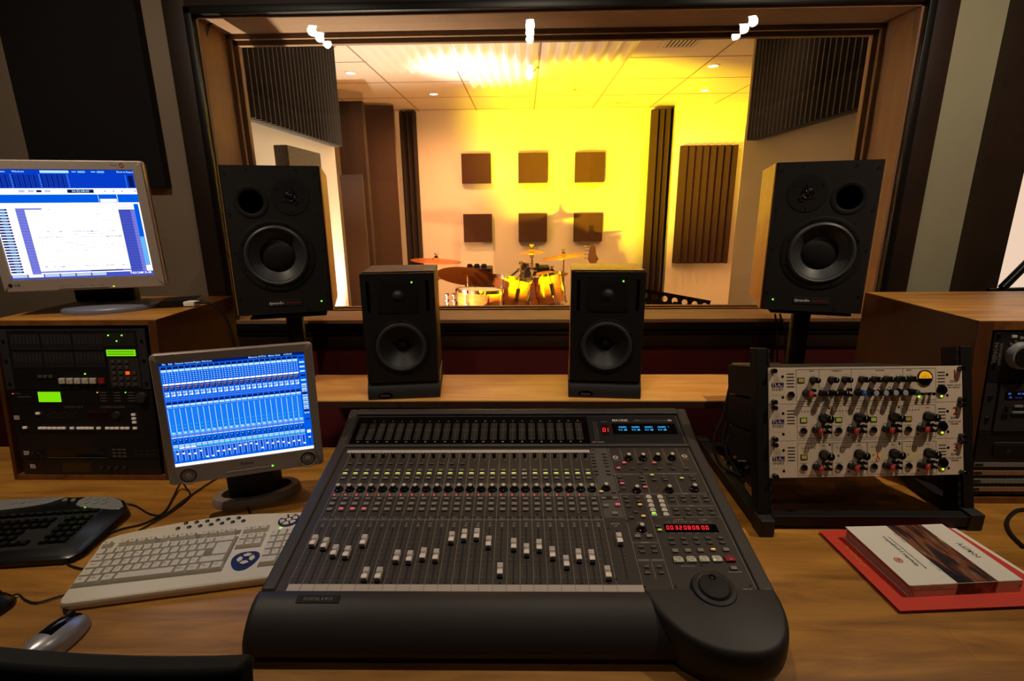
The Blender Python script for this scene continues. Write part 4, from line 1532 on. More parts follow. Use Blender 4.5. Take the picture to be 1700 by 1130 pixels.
def stand(x, y, yaw, label):
    t = thing('speaker_stand', label, 'speaker stand', T(x, y, 0) @ R(yaw, 'Z'), 'black stands of the large speakers')
    b = MB()
    b.box(-0.13, 0.13, -0.14, 0.14, 1.170, 1.180, M_blk, 0.002)
    b.build('top_plate', t)
    b = MB()
    b.box(-0.03, 0.03, -0.03, 0.03, 0.02, 1.170, M_blk, 0.008)
    b.build('pole', t)
    b = MB()
    b.box(-0.15, 0.15, -0.16, 0.16, 0, 0.02, M_blk, 0.003)
    b.build('base_plate', t)


bigspeaker(T(-0.8488, 1.7743, 1.1961) @ R(0.3057, 'Z') @ R(rad(-1.6), 'X'), 'large black studio speaker on stand, left side of the window', -1)
bigspeaker(T(1.0068, 1.7919, 1.191) @ R(-0.31, 'Z') @ R(rad(-0.7), 'X'), 'large black studio speaker with lit wooden side, right side of the window', 1)
stand(-0.905, 1.955, 0.3, 'black pole stand under the large left studio speaker')
stand(1.075, 1.97, -0.3, 'black pole stand under the large right studio speaker')


# ================================================================== RACK CABINETS
def cabinet(name, label, x0, x1, yb, yt, h, depth, lb, rb, bot, top):
    """wooden rack cabinet with a front that leans back; opening between the side boards"""
    t = thing(name, label, 'rack cabinet', T(0, 0, DZ))
    d = (yt - yb)
    back = yb + depth
    b = MB()
    b.prism([(yb, 0), (yt, h), (back, h), (back, 0)], x0, x0 + lb, M_cabside, 'YZ')
    b.build('side_board', t, bevel=0.0015)
    b = MB()
    b.prism([(yb, 0), (yt, h), (back, h), (back, 0)], x1 - rb, x1, M_cabside, 'YZ')
    b.build('side_board', t, bevel=0.0015)
    b = MB()
    k = (h - top) / h
    b.prism([(yb + d * k, h - top), (yt, h), (back, h), (back, h - top)], x0 + lb, x1 - rb, M_cab, 'YZ')
    b.build('top_board', t)
    b = MB()
    b.prism([(yb, 0), (yb + d * bot / h, bot), (back, bot), (back, 0)], x0 + lb, x1 - rb, M_cab, 'YZ')
    b.build('bottom_board', t)
    # a continuous veneer skin on top, as the photo shows one surface
    b = MB()
    b.box(x0, x1, yt, back, h, h + 0.002, M_desk)
    b.build('top_veneer', t, smooth=0)
    b = MB()
    b.box(x0 + lb, x1 - rb, back - 0.02, back - 0.005, bot, h - top, M_blkm)
    b.build('back_panel', t, smooth=0)
    return math.atan2(d, h)


LH = 0.494
th = cabinet('rack_cabinet', 'wooden rack cabinet on the left of the desk, carrying a monitor', -1.588, -1.084, 1.393, 1.445, LH, 0.46, 0.012, 0.025, 0.016, 0.014)
LM = T(-1.105, 1.393, DZ) @ R(-th, 'X') @ T(0.006, 0.004, 0) @ UP      # u from right edge (negative left), v up, out
th2 = cabinet('rack_cabinet', 'wooden rack cabinet on the right of the desk, beside the glowing wall panel', 1.185, 1.745, 1.285, 1.325, 0.508, 0.50, 0.038, 0.035, 0.018, 0.022)
RM = T(1.19, 1.285, DZ) @ R(-th2, 'X') @ T(0, 0.004, 0) @ UP


def unit(name, label, M, u0, u1, v0, v1, face, depth=0.09, group=None, gl='rack gear in the left cabinet'):
    t = thing(name, label, 'rack unit', M @ T(u0, v0, 0), group or gl)
    W_, H_ = u1 - u0, v1 - v0
    b = MB()
    b.box(0.012, W_ - 0.012, 0.002, H_ - 0.002, -depth, -0.004, M_blkm)
    b.build('chassis', t, smooth=0)
    return t, W_, H_


U0, U1 = -0.468, -0.022
# 1: 24 track recorder
t, W_, H_ = unit('multitrack_recorder', 'black multitrack recorder with green display at top of left cabinet', LM, U0, U1, 0.287, 0.473, None)
b = MB()
b.box(0, W_, 0.0008, H_, -0.004, 0.002, M_unit, 0.001)
b.rect(0, W_, H_ - 0.006, H_ - 0.002, 0.0023, M_unitg)
for x0 in (0.0, W_ - 0.026):
    b.box(x0, x0 + 0.026, 0.001, H_ - 0.001, 0.002, 0.0034, M_unitg, 0.0008)
    for v_ in (0.02, 0.09, 0.15):
        b.lathe([(0.0045, 0.0034), (0.004, 0.006)], M_steel, 12, c=(x0 + 0.013, v_, 0))
b.rect(W_ - 0.122, W_ - 0.03, 0.008, 0.098, 0.0023, mat('keypad_plate', (52, 44, 42), 0.5))
b.rect(0.055, 0.3, 0.064, 0.0655, 0.0024, M_rub)
b.build('faceplate', t, smooth=0)
b = MB()
for row in range(2):
    v0_ = 0.122 if row == 0 else 0.068
    for g_ in range(3):
        gx = 0.032 + g_ * 0.0955
        b.box(gx, gx + 0.092, v0_, v0_ + 0.048, 0.002, 0.003, mat('meter_smoke', (36, 34, 36), 0.4))
        for k in range(8):
            x = gx + 0.006 + k * 0.0111
            b.rect(x, x + 0.0075, v0_ + 0.018, v0_ + 0.046, 0.0033, mat('meter_bar', (48, 44, 45), 0.5))
            b.rect(x + 0.002, x + 0.0062, v0_ + 0.009, v0_ + 0.0145, 0.0033, M_blkm)
            b.rect(x + 0.001, x + 0.007, v0_ + 0.002, v0_ + 0.005, 0.0033, M_unitg)
b.build('meter_window', t, smooth=0, fix=False)
b = MB()
b.box(W_ - 0.124, W_ - 0.036, 0.103, 0.1225, 0.002, 0.003, M_lcd)
for k in range(14):
    for r_ in range(2):
        b.rect(W_ - 0.118 + k * 0.0056, W_ - 0.1145 + k * 0.0056, 0.107 + r_ * 0.0075, 0.111 + r_ * 0.0075, 0.0032, mat('lcd_ink', (60, 140, 20), 0.5, emit=0.6))
b.build('display', t, smooth=0, fix=False)
b = MB()
b.rect(W_ - 0.138, W_ - 0.034, 0.133, 0.172, 0.0023, M_blkm)
b.build('status_window', t, smooth=0)
for x, v_ in ((W_ - 0.112, 0.1655), (W_ - 0.071, 0.1655), (W_ - 0.0885, 0.1485), (0.248, 0.049)):
    b = MB()
    b.lathe([(0.0022, 0.002), (0.002, 0.004)], M_ledg, 8, c=(x, v_, 0))
    b.build('status_light', t, smooth=0)
for r_ in range(5):
    for c_ in range(4):
        if r_ < 2 and c_ == 3:
            continue
        b = MB()
        m_ = glow('button_orange', (255, 96, 24), 1.0) if (r_ == 2 and c_ == 2) else mat('key_faint', (74, 68, 66), 0.5)
        b.box(-0.0058, 0.0058, -0.005, 0.005, 0.002, 0.0045, m_, 0.001)
        b.build('keypad_key', t, T(W_ - 0.108 + 0.0205 * c_, 0.086 - 0.0172 * r_, 0), smooth=0)
for k in range(6):
    b = MB()
    m_ = M_red if k == 5 else M_btnl
    b.box(-0.0095, 0.0095, -0.0085, 0.0085, 0.002, 0.0085, m_, 0.0015)
    b.text(('<<', '>>', '■', '■', '•', '•')[k] if k < 2 else 'o', 0, -0.002, 0.0087, 0.007, M_blkm if k < 5 else M_white)
    b.build('transport_key', t, T(0.178 + 0.0236 * k + (0.003 if k == 5 else 0), 0.028, 0), smooth=0)
for k in range(3):
    b = MB()
    b.box(-0.006, 0.006, -0.0045, 0.0045, 0.002, 0.005, M_btnd, 0.001)
    b.build('small_key', t, T(0.109 + 0.0165 * k, 0.041, 0), smooth=0)
# 2: effects processor with green screen
t, W_, H_ = unit('effects_processor', 'black effects processor with bright green square screen in left cabinet', LM, U0, U1, 0.243, 0.2855, None)
b = MB()
b.box(0, W_, 0.0005, H_ - 0.0005, -0.004, 0.002, M_unit, 0.0008)
b.text('POWER', 0.03, 0.032, 0.0022, 0.005, M_dim)
b.text('ORVILLE  EFFECTS', 0.05, 0.022, 0.0022, 0.0055, M_dim)
for c_ in range(3):
    for r_ in range(4):
        b.rect(0.285 + 0.043 * c_, 0.304 + 0.043 * c_, 0.034 - 0.0085 * r_, 0.0358 - 0.0085 * r_, 0.0023, M_dim)
b.lathe([(0.0018, 0.002), (0.0015, 0.0035)], M_ledr, 8, c=(0.016, 0.032, 0))
b.lathe([(0.0018, 0.002), (0.0015, 0.0035)], M_leda, 8, c=(0.278, 0.0355, 0))
b.lathe([(0.0018, 0.002), (0.0015, 0.0035)], M_ledg, 8, c=(0.3645, 0.0355, 0))
b.build('faceplate', t, smooth=0)
b = MB()
b.box(0.094, 0.163, 0.006, 0.0375, 0.002, 0.003, M_lcd)
b.build('screen', t, smooth=0)
b = MB()
b.lathe([(0.0165, 0.002), (0.0155, 0.012), (0.012, 0.0135)], M_unitg, 24)
b.build('data_wheel', t, T(W_ - 0.032, 0.020, 0))
# 3: reverb with a row of pale keys
t, W_, H_ = unit('reverb_unit', 'black harmonizer unit with a long row of pale lit keys', LM, U0 + 0.004, U1, 0.150, 0.242, None)
b = MB()
b.box(0, W_, 0.0005, H_ - 0.0005, -0.004, 0.002, M_unit, 0.0008)
b.text('E V E N T I D E', 0.195, 0.083, 0.0022, 0.0085, M_dim)
b.text('H A R M O N I Z E R', 0.315, 0.083, 0.0022, 0.0085, M_dim)
for x0, x1 in ((0.025, 0.092), (0.097, 0.213), (0.217, 0.395)):
    for q in ((x0, x1, 0.078, 0.0786), (x0, x1, 0.036, 0.0366), (x0, x0 + 0.0006, 0.036, 0.0786), (x1, x1 + 0.0006, 0.036, 0.0786)):
        b.rect(q[0], q[1], q[2], q[3], 0.0022, M_rub)
b.rect(0.235, 0.295, 0.068, 0.0695, 0.0023, mat('dark_red_print', (90, 40, 36), 0.5))
b.rect(0.237, 0.3, 0.045, 0.066, 0.0022, mat('display_dark_red', (34, 4, 6), 0.3))
for k in range(9):
    b.rect(0.107 + 0.011 * k, 0.114 + 0.011 * k, 0.058 + 0.004 * (k % 3), 0.0588 + 0.004 * (k % 3), 0.0023, M_dim)
    b.rect(0.108 + 0.011 * k, 0.112 + 0.011 * k, 0.05, 0.0508, 0.0023, M_dim)
b.lathe([(0.012, 0.002), (0.011, 0.006), (0.008, 0.007)], M_unitg, 20, c=(0.325, 0.058, 0))
b.build('faceplate', t, smooth=0)
M_ivk = mat('ivory_key', (236, 214, 190), 0.4, emit=0.15)
for x, v_ in [(0.082, 0.064), (0.035, 0.019), (0.378, 0.060), (0.378, 0.048), (0.378, 0.036)] + [(q, 0.0175) for q in (0.083, 0.097, 0.112, 0.127, 0.142, 0.156, 0.182, 0.203, 0.215, 0.229, 0.243, 0.265, 0.292, 0.307, 0.322, 0.339, 0.354, 0.378)]:
    b = MB()
    b.box(-0.0056, 0.0056, -0.0036, 0.0036, 0.002, 0.007, M_ivk, 0.001)
    b.build('lit_key', t, T(x, v_, 0), smooth=0)
# 4: sampler with small keys
t, W_, H_ = unit('audio_processor', 'black processor with nine small grey keys in left cabinet', LM, U0 + 0.008, U1, 0.068, 0.149, None)
b = MB()
b.box(0, W_, 0.0005, H_ - 0.0005, -0.004, 0.002, M_unit, 0.0008)
b.rect(0.09, 0.27, 0.006, 0.034, 0.0022, M_gloss)
b.rect(0.088, 0.272, 0.003, 0.0045, 0.0023, M_dim)
for r_ in range(2):
    for k in range(4):
        b.rect(0.36 + 0.018 * k, 0.37 + 0.018 * k, 0.014 + 0.013 * r_, 0.0148 + 0.013 * r_, 0.0023, M_dim)
for x in (0.047, 0.066):
    b.tube([(x - 0.006, 0.008, 0.002), (x - 0.006, 0.018, 0.014), (x + 0.006, 0.022, 0.014), (x + 0.008, 0.016, 0.002)], 0.0018, M_steel, 6)
b.build('faceplate', t, smooth=0)
for r_ in range(3):
    for c_ in range(3):
        b = MB()
        b.box(-0.006, 0.006, -0.0028, 0.0028, 0.002, 0.005, M_btnd, 0.0008)
        b.build('small_key', t, T(0.3 + 0.0155 * c_, 0.030 - 0.0105 * r_, 0), smooth=0)
# 5: lowest unit with dim amber window
t, W_, H_ = unit('tape_machine', 'black unit with dim amber window at bottom of left cabinet', LM, U0 + 0.012, U1, 0.018, 0.067, None, 0.012)
b = MB()
b.box(0, W_, 0.0005, H_ - 0.0005, -0.004, 0.002, M_unit, 0.0008)
b.rect(0.125, 0.215, 0.008, 0.038, 0.0022, mat('amber_window', (58, 44, 14), 0.3))
for k in range(4):
    b.lathe([(0.005, 0.002), (0.0045, 0.009)], M_unitg, 14, c=(0.25 + 0.024 * k, 0.022, 0))
b.build('faceplate', t, smooth=0)
# numbered paper tags stuck on the rack ears
for k, (u_, v_) in enumerate(((-0.451, 0.2), (-0.438, 0.087), (-0.424, 0.044))):
    b = MB()
    b.box(-0.0085, 0.0085, -0.0065, 0.0065, 0.0025, 0.003, M_strip)
    b.text('%02d' % (k + 11), 0, 0, 0.0032, 0.008, M_red)
    o = b.build('paper_tag', smooth=0, mtx=LM @ T(u_, v_, 0.0002))
    tag(o, 'small pale numbered sticker on left rack gear, %s of three' % ('topmost', 'middle', 'lowest')[k], 'sticker', 'stickers on the left rack')

# ---- right cabinet
GR = 'rack gear in the right cabinet'
t, W_, H_ = unit('disc_player', 'black player with large silver rimmed knob at top of right cabinet', RM, 0.040, 0.518, 0.345, 0.484, None, group=GR)
b = MB()
b.box(0, W_, 0.0005, H_ - 0.0005, -0.004, 0.002, M_unit, 0.001)
b.text('DENON', 0.0105, 0.08, 0.0022, 0.016, M_dim, rot=PI / 2)
b.text('DN-M2000R', 0.0235, 0.078, 0.0022, 0.0115, M_dim, rot=PI / 2)
for v_ in (0.13, 0.052):
    b.lathe([(0.006, 0.002), (0.005, 0.005), (0.003, 0.0055)], M_steel, 14, c=(0.013, v_, 0))
b.build('faceplate', t, smooth=0)
b = MB()
b.lathe([(0.036, 0.002), (0.0365, 0.012), (0.034, 0.022), (0.030, 0.0235)], M_silver, 48)
b.build('knob_rim', t, T(0.072, 0.075, 0))
b = MB()
b.lathe([(0.0298, 0.0236), (0.028, 0.026), (0.0, 0.0262)], M_blk, 40)
b.build('jog_knob', t, T(0.072, 0.075, 0))
for k, (x, v_, m_) in enumerate(((0.05, 0.125, M_btnl), (0.069, 0.121, M_btn), (0.08, 0.121, M_btn), (0.092, 0.125, M_btn), (0.044, 0.105, M_btnd), (0.056, 0.11, M_btnd))):
    b = MB()
    b.box(-0.0065 if k == 0 else -0.004, 0.0065 if k == 0 else 0.004, -0.0035, 0.0035, 0.002, 0.006, m_, 0.001)
    b.build('small_key', t, T(x, v_, 0), smooth=0)
t, W_, H_ = unit('minidisc_deck', 'charcoal recorder deck with blue display in right cabinet', RM, 0.040, 0.518, 0.210, 0.344, None, group=GR)
b = MB()
b.box(0, 0.032, 0.0005, H_ - 0.0005, -0.004, 0.002, M_unitg, 0.001)
b.box(0.034, W_, 0.0005, H_ - 0.0005, -0.004, 0.007, M_unitg, 0.002)
b.text('SONY', 0.058, 0.125, 0.0072, 0.011, M_dim)
for v_ in (0.096, 0.035):
    b.lathe([(0.006, 0.002), (0.005, 0.005), (0.003, 0.0055)], M_steel, 14, c=(0.016, v_, 0))
b.rect(0.048, 0.2, 0.088, 0.113, 0.0072, M_gloss)
b.build('faceplate', t, smooth=0)
b = MB()
for s_, x, v_ in (('24', 0.06, 0.106), ('01', 0.064, 0.096), ('00 00', 0.09, 0.106), ('- - - -', 0.085, 0.096), ('03:46', 0.115, 0.106)):
    b.text(s_, x, v_, 0.0076, 0.008, glow('display_dim_blue', (90, 120, 230), 0.8))
b.build('display', t, smooth=0)
for x0, x1, v_, m_ in ((0.076, 0.098, 0.072, M_silver), (0.101, 0.124, 0.072, M_silver), (0.073, 0.125, 0.055, mat('tray_edge', (150, 176, 172), 0.25, 0.4)), (0.054, 0.065, 0.07, M_blk), (0.049, 0.066, 0.05, M_blk)):
    b = MB()
    b.box(x0, x1, v_ - 0.003, v_ + 0.003, 0.007, 0.011, m_, 0.001)
    b.build('deck_key', t, smooth=0)
t, W_, H_ = unit('tape_deck', 'black disc tray unit below the charcoal deck in right cabinet', RM, 0.040, 0.518, 0.122, 0.2085, None, group=GR)
b = MB()
b.box(0, W_, 0.0005, H_ - 0.0005, -0.004, 0.003, M_unit, 0.001)
b.rect(0.045, 0.25, 0.055, 0.0565, 0.0034, mat('tray_edge', (150, 176, 172), 0.25, 0.4))
b.box(0.045, 0.25, 0.02, 0.05, 0.003, 0.006, M_blk, 0.001)
b.prism([(0.085 + 0.006 * math.cos(a * PI / 8), 0.033 + 0.0042 * math.sin(a * PI / 8)) for a in range(16)], 0.006, 0.0063, M_unitg)
b.build('faceplate', t, smooth=0)
for k, v0_ in enumerate((0.098, 0.074, 0.050, 0.026)):
    t, W_, H_ = unit('patch_bay', 'metal patch bay strip in right cabinet, %s of four' % ('topmost', 'second', 'third', 'lowest')[k], RM, 0.042, 0.518, v0_, v0_ + 0.023, None, 0.08, group='patch bays in the right cabinet')
    b = MB()
    b.box(0, W_, 0.009, 0.0225, -0.004, 0.003, mat('patch_metal_%s' % 'cool warm'.split()[k % 2], ((124, 128, 122), (150, 116, 88))[k % 2], 0.4), 0.001)
    b.rect(0.002, 0.024, 0.012, 0.019, 0.0034, M_unit)
    b.build('label_strip', t, smooth=0)
    b = MB()
    b.box(0, W_, 0.0, 0.0085, -0.004, 0.001, M_unit)
    for j in range(44):
        b.lathe([(0.0032, 0.001), (0.0028, 0.003)], M_steel, 8, c=(0.008 + 0.0105 * j, 0.0045, 0))
    o = b.build('jack_row', t, smooth=0)


# ================================================================== TABLE RACK WITH THREE PREAMPS
KM = T(0, 0, CZ) @ Matrix.Scale(1.052, 4) @ T(0, 0, -CZ) @ T(0.8325, 1.1354, 0.9169) @ R(0.0602, 'Z') @ R(-0.2653, 'X') @ R(0.0091, 'Y') @ UP     # u across, v up the face, out towards the room
KMi = KM.inverted()


def kdesk(u, v, out):
    return KM @ Vector((u, v, out))


rk = thing('table_rack', 'black open table rack stand holding three ivory preamps', 'rack stand', KM)
for s_ in (-1, 1):
    x = s_ * 0.256
    b = MB()
    b.box(x - 0.014, x + 0.014, -0.114, 0.315, -0.034, -0.002, M_blk, 0.003)
    b.build('upright', rk, smooth=0)
    b = MB()
    xi = s_ * 0.2395
    b.box(min(xi, xi - s_ * 0.006), max(xi, xi - s_ * 0.006), -0.105, 0.312, -0.05, -0.006, M_blk, 0.001)
    for k in range(20):
        b.box(xi - 0.007 if s_ > 0 else xi + 0.001, xi - 0.001 if s_ > 0 else xi + 0.007, -0.12 + k * 0.0222, -0.112 + k * 0.0222, -0.0055, -0.0048, M_blkm)
    b.build('rack_strip', rk, smooth=0)
    # runner back along the desk, in world axes
    f_ = kdesk(x, -0.128, -0.018)
    b = MB()
    xr = f_.x
    b.box(xr - 0.016, xr + 0.016, f_.y - 0.03, f_.y + 0.46, DZ + 0.006, DZ + 0.036, M_blk, 0.003)
    b.build('runner', rk, KMi, smooth=0)
    b = MB()
    b.box(xr - 0.018, xr + 0.018, f_.y - 0.034, f_.y + 0.012, DZ + 0.0004, DZ + 0.046, M_rub, 0.003)
    b.build('foot', rk, KMi, smooth=0)
    b = MB()
    b.box(xr - 0.018, xr + 0.018, f_.y + 0.43, f_.y + 0.47, DZ + 0.0004, DZ + 0.04, M_rub, 0.003)
    b.build('foot', rk, KMi, smooth=0)
fl, fr_ = kdesk(-0.256, -0.128, -0.018), kdesk(0.256, -0.128, -0.018)
b = MB()
b.box(fl.x, fr_.x, fl.y + 0.0, fl.y + 0.03, DZ + 0.010, DZ + 0.038, M_blk, 0.002)
b.build('front_bar', rk, KMi @ T(0, 0, 0.0), smooth=0)
b = MB()
b.box(fl.x, fr_.x, fl.y + 0.40, fl.y + 0.43, DZ + 0.008, DZ + 0.034, M_blk, 0.002)
b.build('rear_bar', rk, KMi, smooth=0)

# knob prototypes
def knob_mesh(name, r, h, body, cap_, seg=24):
    bb = MB()
    bb.lathe([(r * 1.18, 0.001), (r * 1.15, 0.004), (r, 0.005), (r * 0.93, h), (r * 0.84, h + 0.001)], body, seg)
    bb.lathe([(r * 0.84, h + 0.0008), (r * 0.8, h + 0.0018), (0, h + 0.002)], cap_, seg)
    bb.box(-0.0006, 0.0006, 0.0, r * 0.8, h + 0.0018, h + 0.0024, M_white)
    return bb.mesh(name)


K_big = knob_mesh('gain_knob', 0.0105, 0.028, M_kblk, M_kblk)
K_med = knob_mesh('control_knob', 0.0075, 0.022, M_kblk, M_kblk)
K_red = knob_mesh('control_knob', 0.0078, 0.022, M_kblk, mat('cap_red', (206, 44, 40), 0.35))
K_blue = knob_mesh('control_knob', 0.0078, 0.022, M_kblk, mat('cap_blue', (30, 90, 190), 0.35))
K_gry = knob_mesh('control_knob', 0.0078, 0.022, M_kblk, mat('cap_grey', (176, 176, 186), 0.35))
K_grn = knob_mesh('control_knob', 0.0078, 0.022, M_kblk, mat('cap_green', (16, 70, 44), 0.35))
bb = MB()
bb.lathe([(0.0042, 0.001), (0.004, 0.011), (0.003, 0.012)], M_kblk, 14)
K_sw = bb.mesh('push_switch')
bb = MB()
bb.lathe([(0.0095, 0.001), (0.009, 0.0035), (0.0075, 0.0045), (0.0068, 0.0045)], M_chrome, 28, cap=False)
bb.lathe([(0.0068, 0.0045), (0.006, 0.002), (0.0, 0.0015)], M_blkm, 24, cap=False)
K_jack = bb.mesh('jack_socket')
bb = MB()
bb.lathe([(0.0125, 0.001), (0.0125, 0.004), (0.0105, 0.0065), (0.0, 0.0072)], M_gloss, 28)
K_pw = bb.mesh('power_button')
bb = MB()
bb.lathe([(0.0062, 0.001), (0.0058, 0.013), (0.0045, 0.0145), (0.0, 0.015)], M_gloss, 16)
K_ts = bb.mesh('thumb_screw')
bb = MB()
bb.rod((0, 0, 0.001), (0, -0.001, 0.012), 0.0028, M_gloss, 0.004, seg=12)
K_tg = bb.mesh('toggle_switch')
M_lampy = glow('lamp_yellow_green', (206, 240, 60), 1.4)
M_win = mat('window_amber', (178, 150, 60), 0.3, emit=0.12)
M_wing = mat('window_green', (150, 160, 60), 0.3, emit=0.25)
UH = 0.0889
for n_ in range(3):
    v0 = UH * (2 - n_)
    lab = ('ivory faced valve processor with round amber meter, topmost of three', 'ivory faced four channel valve preamp, middle of three', 'ivory faced four channel valve preamp with orange scrawl, lowest of three')[n_]
    t = thing('valve_preamp', lab, 'preamp', KM @ T(-0.2413, v0, 0), 'three ivory preamps in the table rack')
    Wf = 0.4826
    b = MB()
    b.box(0.026, Wf - 0.026, 0.003, UH - 0.003, -0.27, -0.003, M_blkm, 0.001)
    b.build('chassis', t, smooth=0)
    b = MB()
    b.box(0, Wf, 0.0005, UH - 0.0005, -0.003, 0.001, M_rack, 0.0006)
    z = 0.0013
    # logo block
    b.rect(0.0068, 0.0368, UH - 0.0475, UH - 0.0365, z, M_navy)
    b.text('TLA', 0.0185, UH - 0.0422, z + 0.0002, 0.0115, M_rack, sx=1.1)
    b.text('audio', 0.0313, UH - 0.0445, z + 0.0002, 0.0045, M_rack)
    b.text('IVORY', 0.0218, UH - 0.0533, z, 0.0098, M_rackp)
    for k in range(13):
        a = PI * k / 12
        for r_ in (0.0145, 0.0085):
            cx, cy = 0.0218 + r_ * math.cos(a), UH - 0.0365 + r_ * math.sin(a) * 0.9
            b.rect(cx - 0.0011, cx + 0.0011, cy - 0.0003, cy + 0.0003, z, mat('arc_print', (190, 170, 160), 0.6))
    for q in ((0.0075, 0.0365, 0.0665, 0.0670), (0.0075, 0.008, 0.0595, 0.0668), (0.036, 0.0365, 0.0595, 0.0668)):
        b.rect(q[0], q[1], UH - q[3], UH - q[2], z, mat('arc_print', (190, 170, 160), 0.6))
    for x0 in (0.0445, 0.4205):
        for k in range(5):
            v_ = (UH - 0.0158) - 0.0077 * k
            b.box(x0, x0 + 0.0182, v_ - 0.0011, v_ + 0.0011, 0.0008, 0.0014, M_blkm)
    for x, v_ in ((0.0345, UH - 0.022), (0.0345, UH - 0.072), (0.4445, UH - 0.022), (0.4445, UH - 0.072)):
        b.lathe([(0.0036, 0.001), (0.003, 0.0016), (0.0012, 0.0012)], M_steel, 12, c=(x, v_, 0))

    def frame(x0, y0, x1, y1):
        w_ = 0.00035
        for q in ((x0, x1, y0 - w_, y0 + w_), (x0, x1, y1 - w_, y1 + w_), (x0 - w_, x0 + w_, y0, y1), (x1 - w_, x1 + w_, y0, y1)):
            b.rect(q[0], q[1], q[2], q[3], z, M_rackp)

    def dial(x, v_, r_):
        for k in range(11):
            a = rad(-35 + 25 * k)
            for rr in (r_, r_ + 0.0016):
                cx, cy = x + rr * math.cos(a), v_ + rr * math.sin(a)
                b.rect(cx - 0.0004, cx + 0.0004, cy - 0.0004, cy + 0.0004, z, M_rackp)
    if n_ == 0:
        frame(0.068, 0.006, 0.1245, UH - 0.0055)
        frame(0.1245, 0.006, 0.2045, UH - 0.0055)
        frame(0.2045, 0.006, 0.3335, UH - 0.0055)
        frame(0.3335, 0.006, 0.416, UH - 0.0055)
        for s_, x in (('INPUT', 0.1075), ('COMPRESSOR', 0.168), ('EQUALISER', 0.276), ('METER', 0.3485)):
            b.text(s_, x, UH - 0.0095, z, 0.0042, M_rackp)
        for x in (0.111, 0.156, 0.19, 0.232, 0.263, 0.293, 0.324, 0.351):
            dial(x, 0.0585, 0.0112)
        for x in (0.092, 0.132, 0.155, 0.178, 0.222, 0.252, 0.276, 0.3, 0.324, 0.352):
            b.text('FREQ', x, 0.0385, z, 0.003, M_rackp)
        for s_, v_, h_ in (('5051', UH - 0.0385, 0.0098), ('MONO VALVE', UH - 0.0475, 0.0053), ('PROCESSOR', UH - 0.0535, 0.0053)):
            b.text(s_, 0.461, v_, z, h_, M_rackp)
        b.text('1', 0.4635, UH - 0.0225, z + 0.0001, 0.03, M_red)
    else:
        for k in range(4):
            x0 = 0.068 + 0.0868 * k
            frame(x0 + 0.001, 0.0055, x0 + 0.0855, UH - 0.0055)
            b.text('INPUT', x0 + 0.0665, UH - 0.0125, z, 0.0036, M_rackp)
            b.text('GAIN', x0 + 0.046, 0.038, z, 0.003, M_rackp)
            b.text('INSTRUMENT', x0 + 0.0155, 0.0345, z, 0.003, M_rackp)
            for j in range(5):
                b.lathe([(0.0014, 0.001), (0.0012, 0.0016)], M_blkm, 8, c=(x0 + 0.0125 + 0.0077 * j, UH - 0.0175, 0))
                b.rect(x0 + 0.0115 + 0.0077 * j, x0 + 0.0135 + 0.0077 * j, UH - 0.013, UH - 0.0125, z, M_rackp)
            dial(x0 + 0.0675, 0.0558, 0.0145)
            dial(x0 + 0.047, 0.0268, 0.0115)
            b.lathe([(0.0026, 0.001), (0.0022, 0.0016)], M_steel, 10, c=(x0 + 0.0805 if k % 2 == 0 else x0 + 0.04, UH - 0.0105 if k % 2 == 0 else 0.0125, 0))
            if n_ == 2 and k > 0:
                if k > 1:
                    b.rect(x0 + 0.004, x0 + 0.044, 0.0375, 0.0655, z - 0.0001, mat('tape_cream', (226, 205, 160), 0.5))
                b.rect(x0 + 0.0125, x0 + 0.0175, 0.0495, 0.0545, z, M_navy if k == 1 else M_dim)
                b.rect(x0 + 0.014, x0 + 0.016, 0.051, 0.053, z + 0.0001, M_rack)
        for s_, v_, h_ in (('5001', UH - 0.0385, 0.0098), ('QUAD VALVE', UH - 0.0475, 0.0053), ('PREAMP', UH - 0.0535, 0.0053)):
            b.text(s_, 0.461, v_, z, h_, M_rackp)
        b.text('2' if n_ == 1 else '3', 0.4635, UH - 0.0225, z + 0.0001, 0.027, M_red)
        if n_ == 2:
            b.tube([(0.266, 0.060, z), (0.2665, 0.048, z), (0.263, 0.042, z), (0.267, 0.038, z), (0.271, 0.042, z), (0.268, 0.048, z)], 0.0011, mat('orange_scrawl', (226, 74, 30), 0.6), 6)
    b.rect(Wf - 0.0006, Wf, 0.0, UH, 0.0012, M_red)
    b.build('faceplate', t, smooth=0, fix=False)
    for x in (0.0105, Wf - 0.007):
        for v_ in (0.0065, UH - 0.0072):
            put(K_ts, 'thumb_screw', t, T(x, v_, 0))
    put(K_pw, 'power_button', t, T(0.4298, 0.0302, 0))
    b = MB()
    b.lathe([(0.0026, 0.001), (0.0022, 0.003)], M_lampy, 12)
    b.build('power_light', t, T(0.4298, 0.0148, 0))
    if n_ == 0:
        put(K_jack, 'jack_socket', t, T(0.0538, 0.0228, 0))
        for x in (0.109, 0.154, 0.188, 0.23, 0.261, 0.291, 0.322, 0.349):
            put(K_med, 'control_knob', t, T(x, 0.0583, 0))
        for x, m_ in ((0.091, K_red), (0.131, K_med), (0.1545, K_med), (0.178, K_med), (0.221, K_blue), (0.25, K_gry), (0.274, K_gry), (0.298, K_gry), (0.3215, K_gry), (0.351, K_grn)):
            put(m_, 'control_knob', t, T(x, 0.0265, 0))
        for x, v_ in ((0.108, 0.0335), (0.108, 0.0215), (0.1965, 0.034), (0.1965, 0.021)):
            put(K_sw, 'push_switch', t, T(x, v_, 0))
        for x in (0.3725, 0.3885, 0.402):
            put(K_tg, 'toggle_switch', t, T(x, 0.0225, 0))
        b = MB()
        b.lathe([(0.0024, 0.001), (0.002, 0.003)], M_lampy, 12)
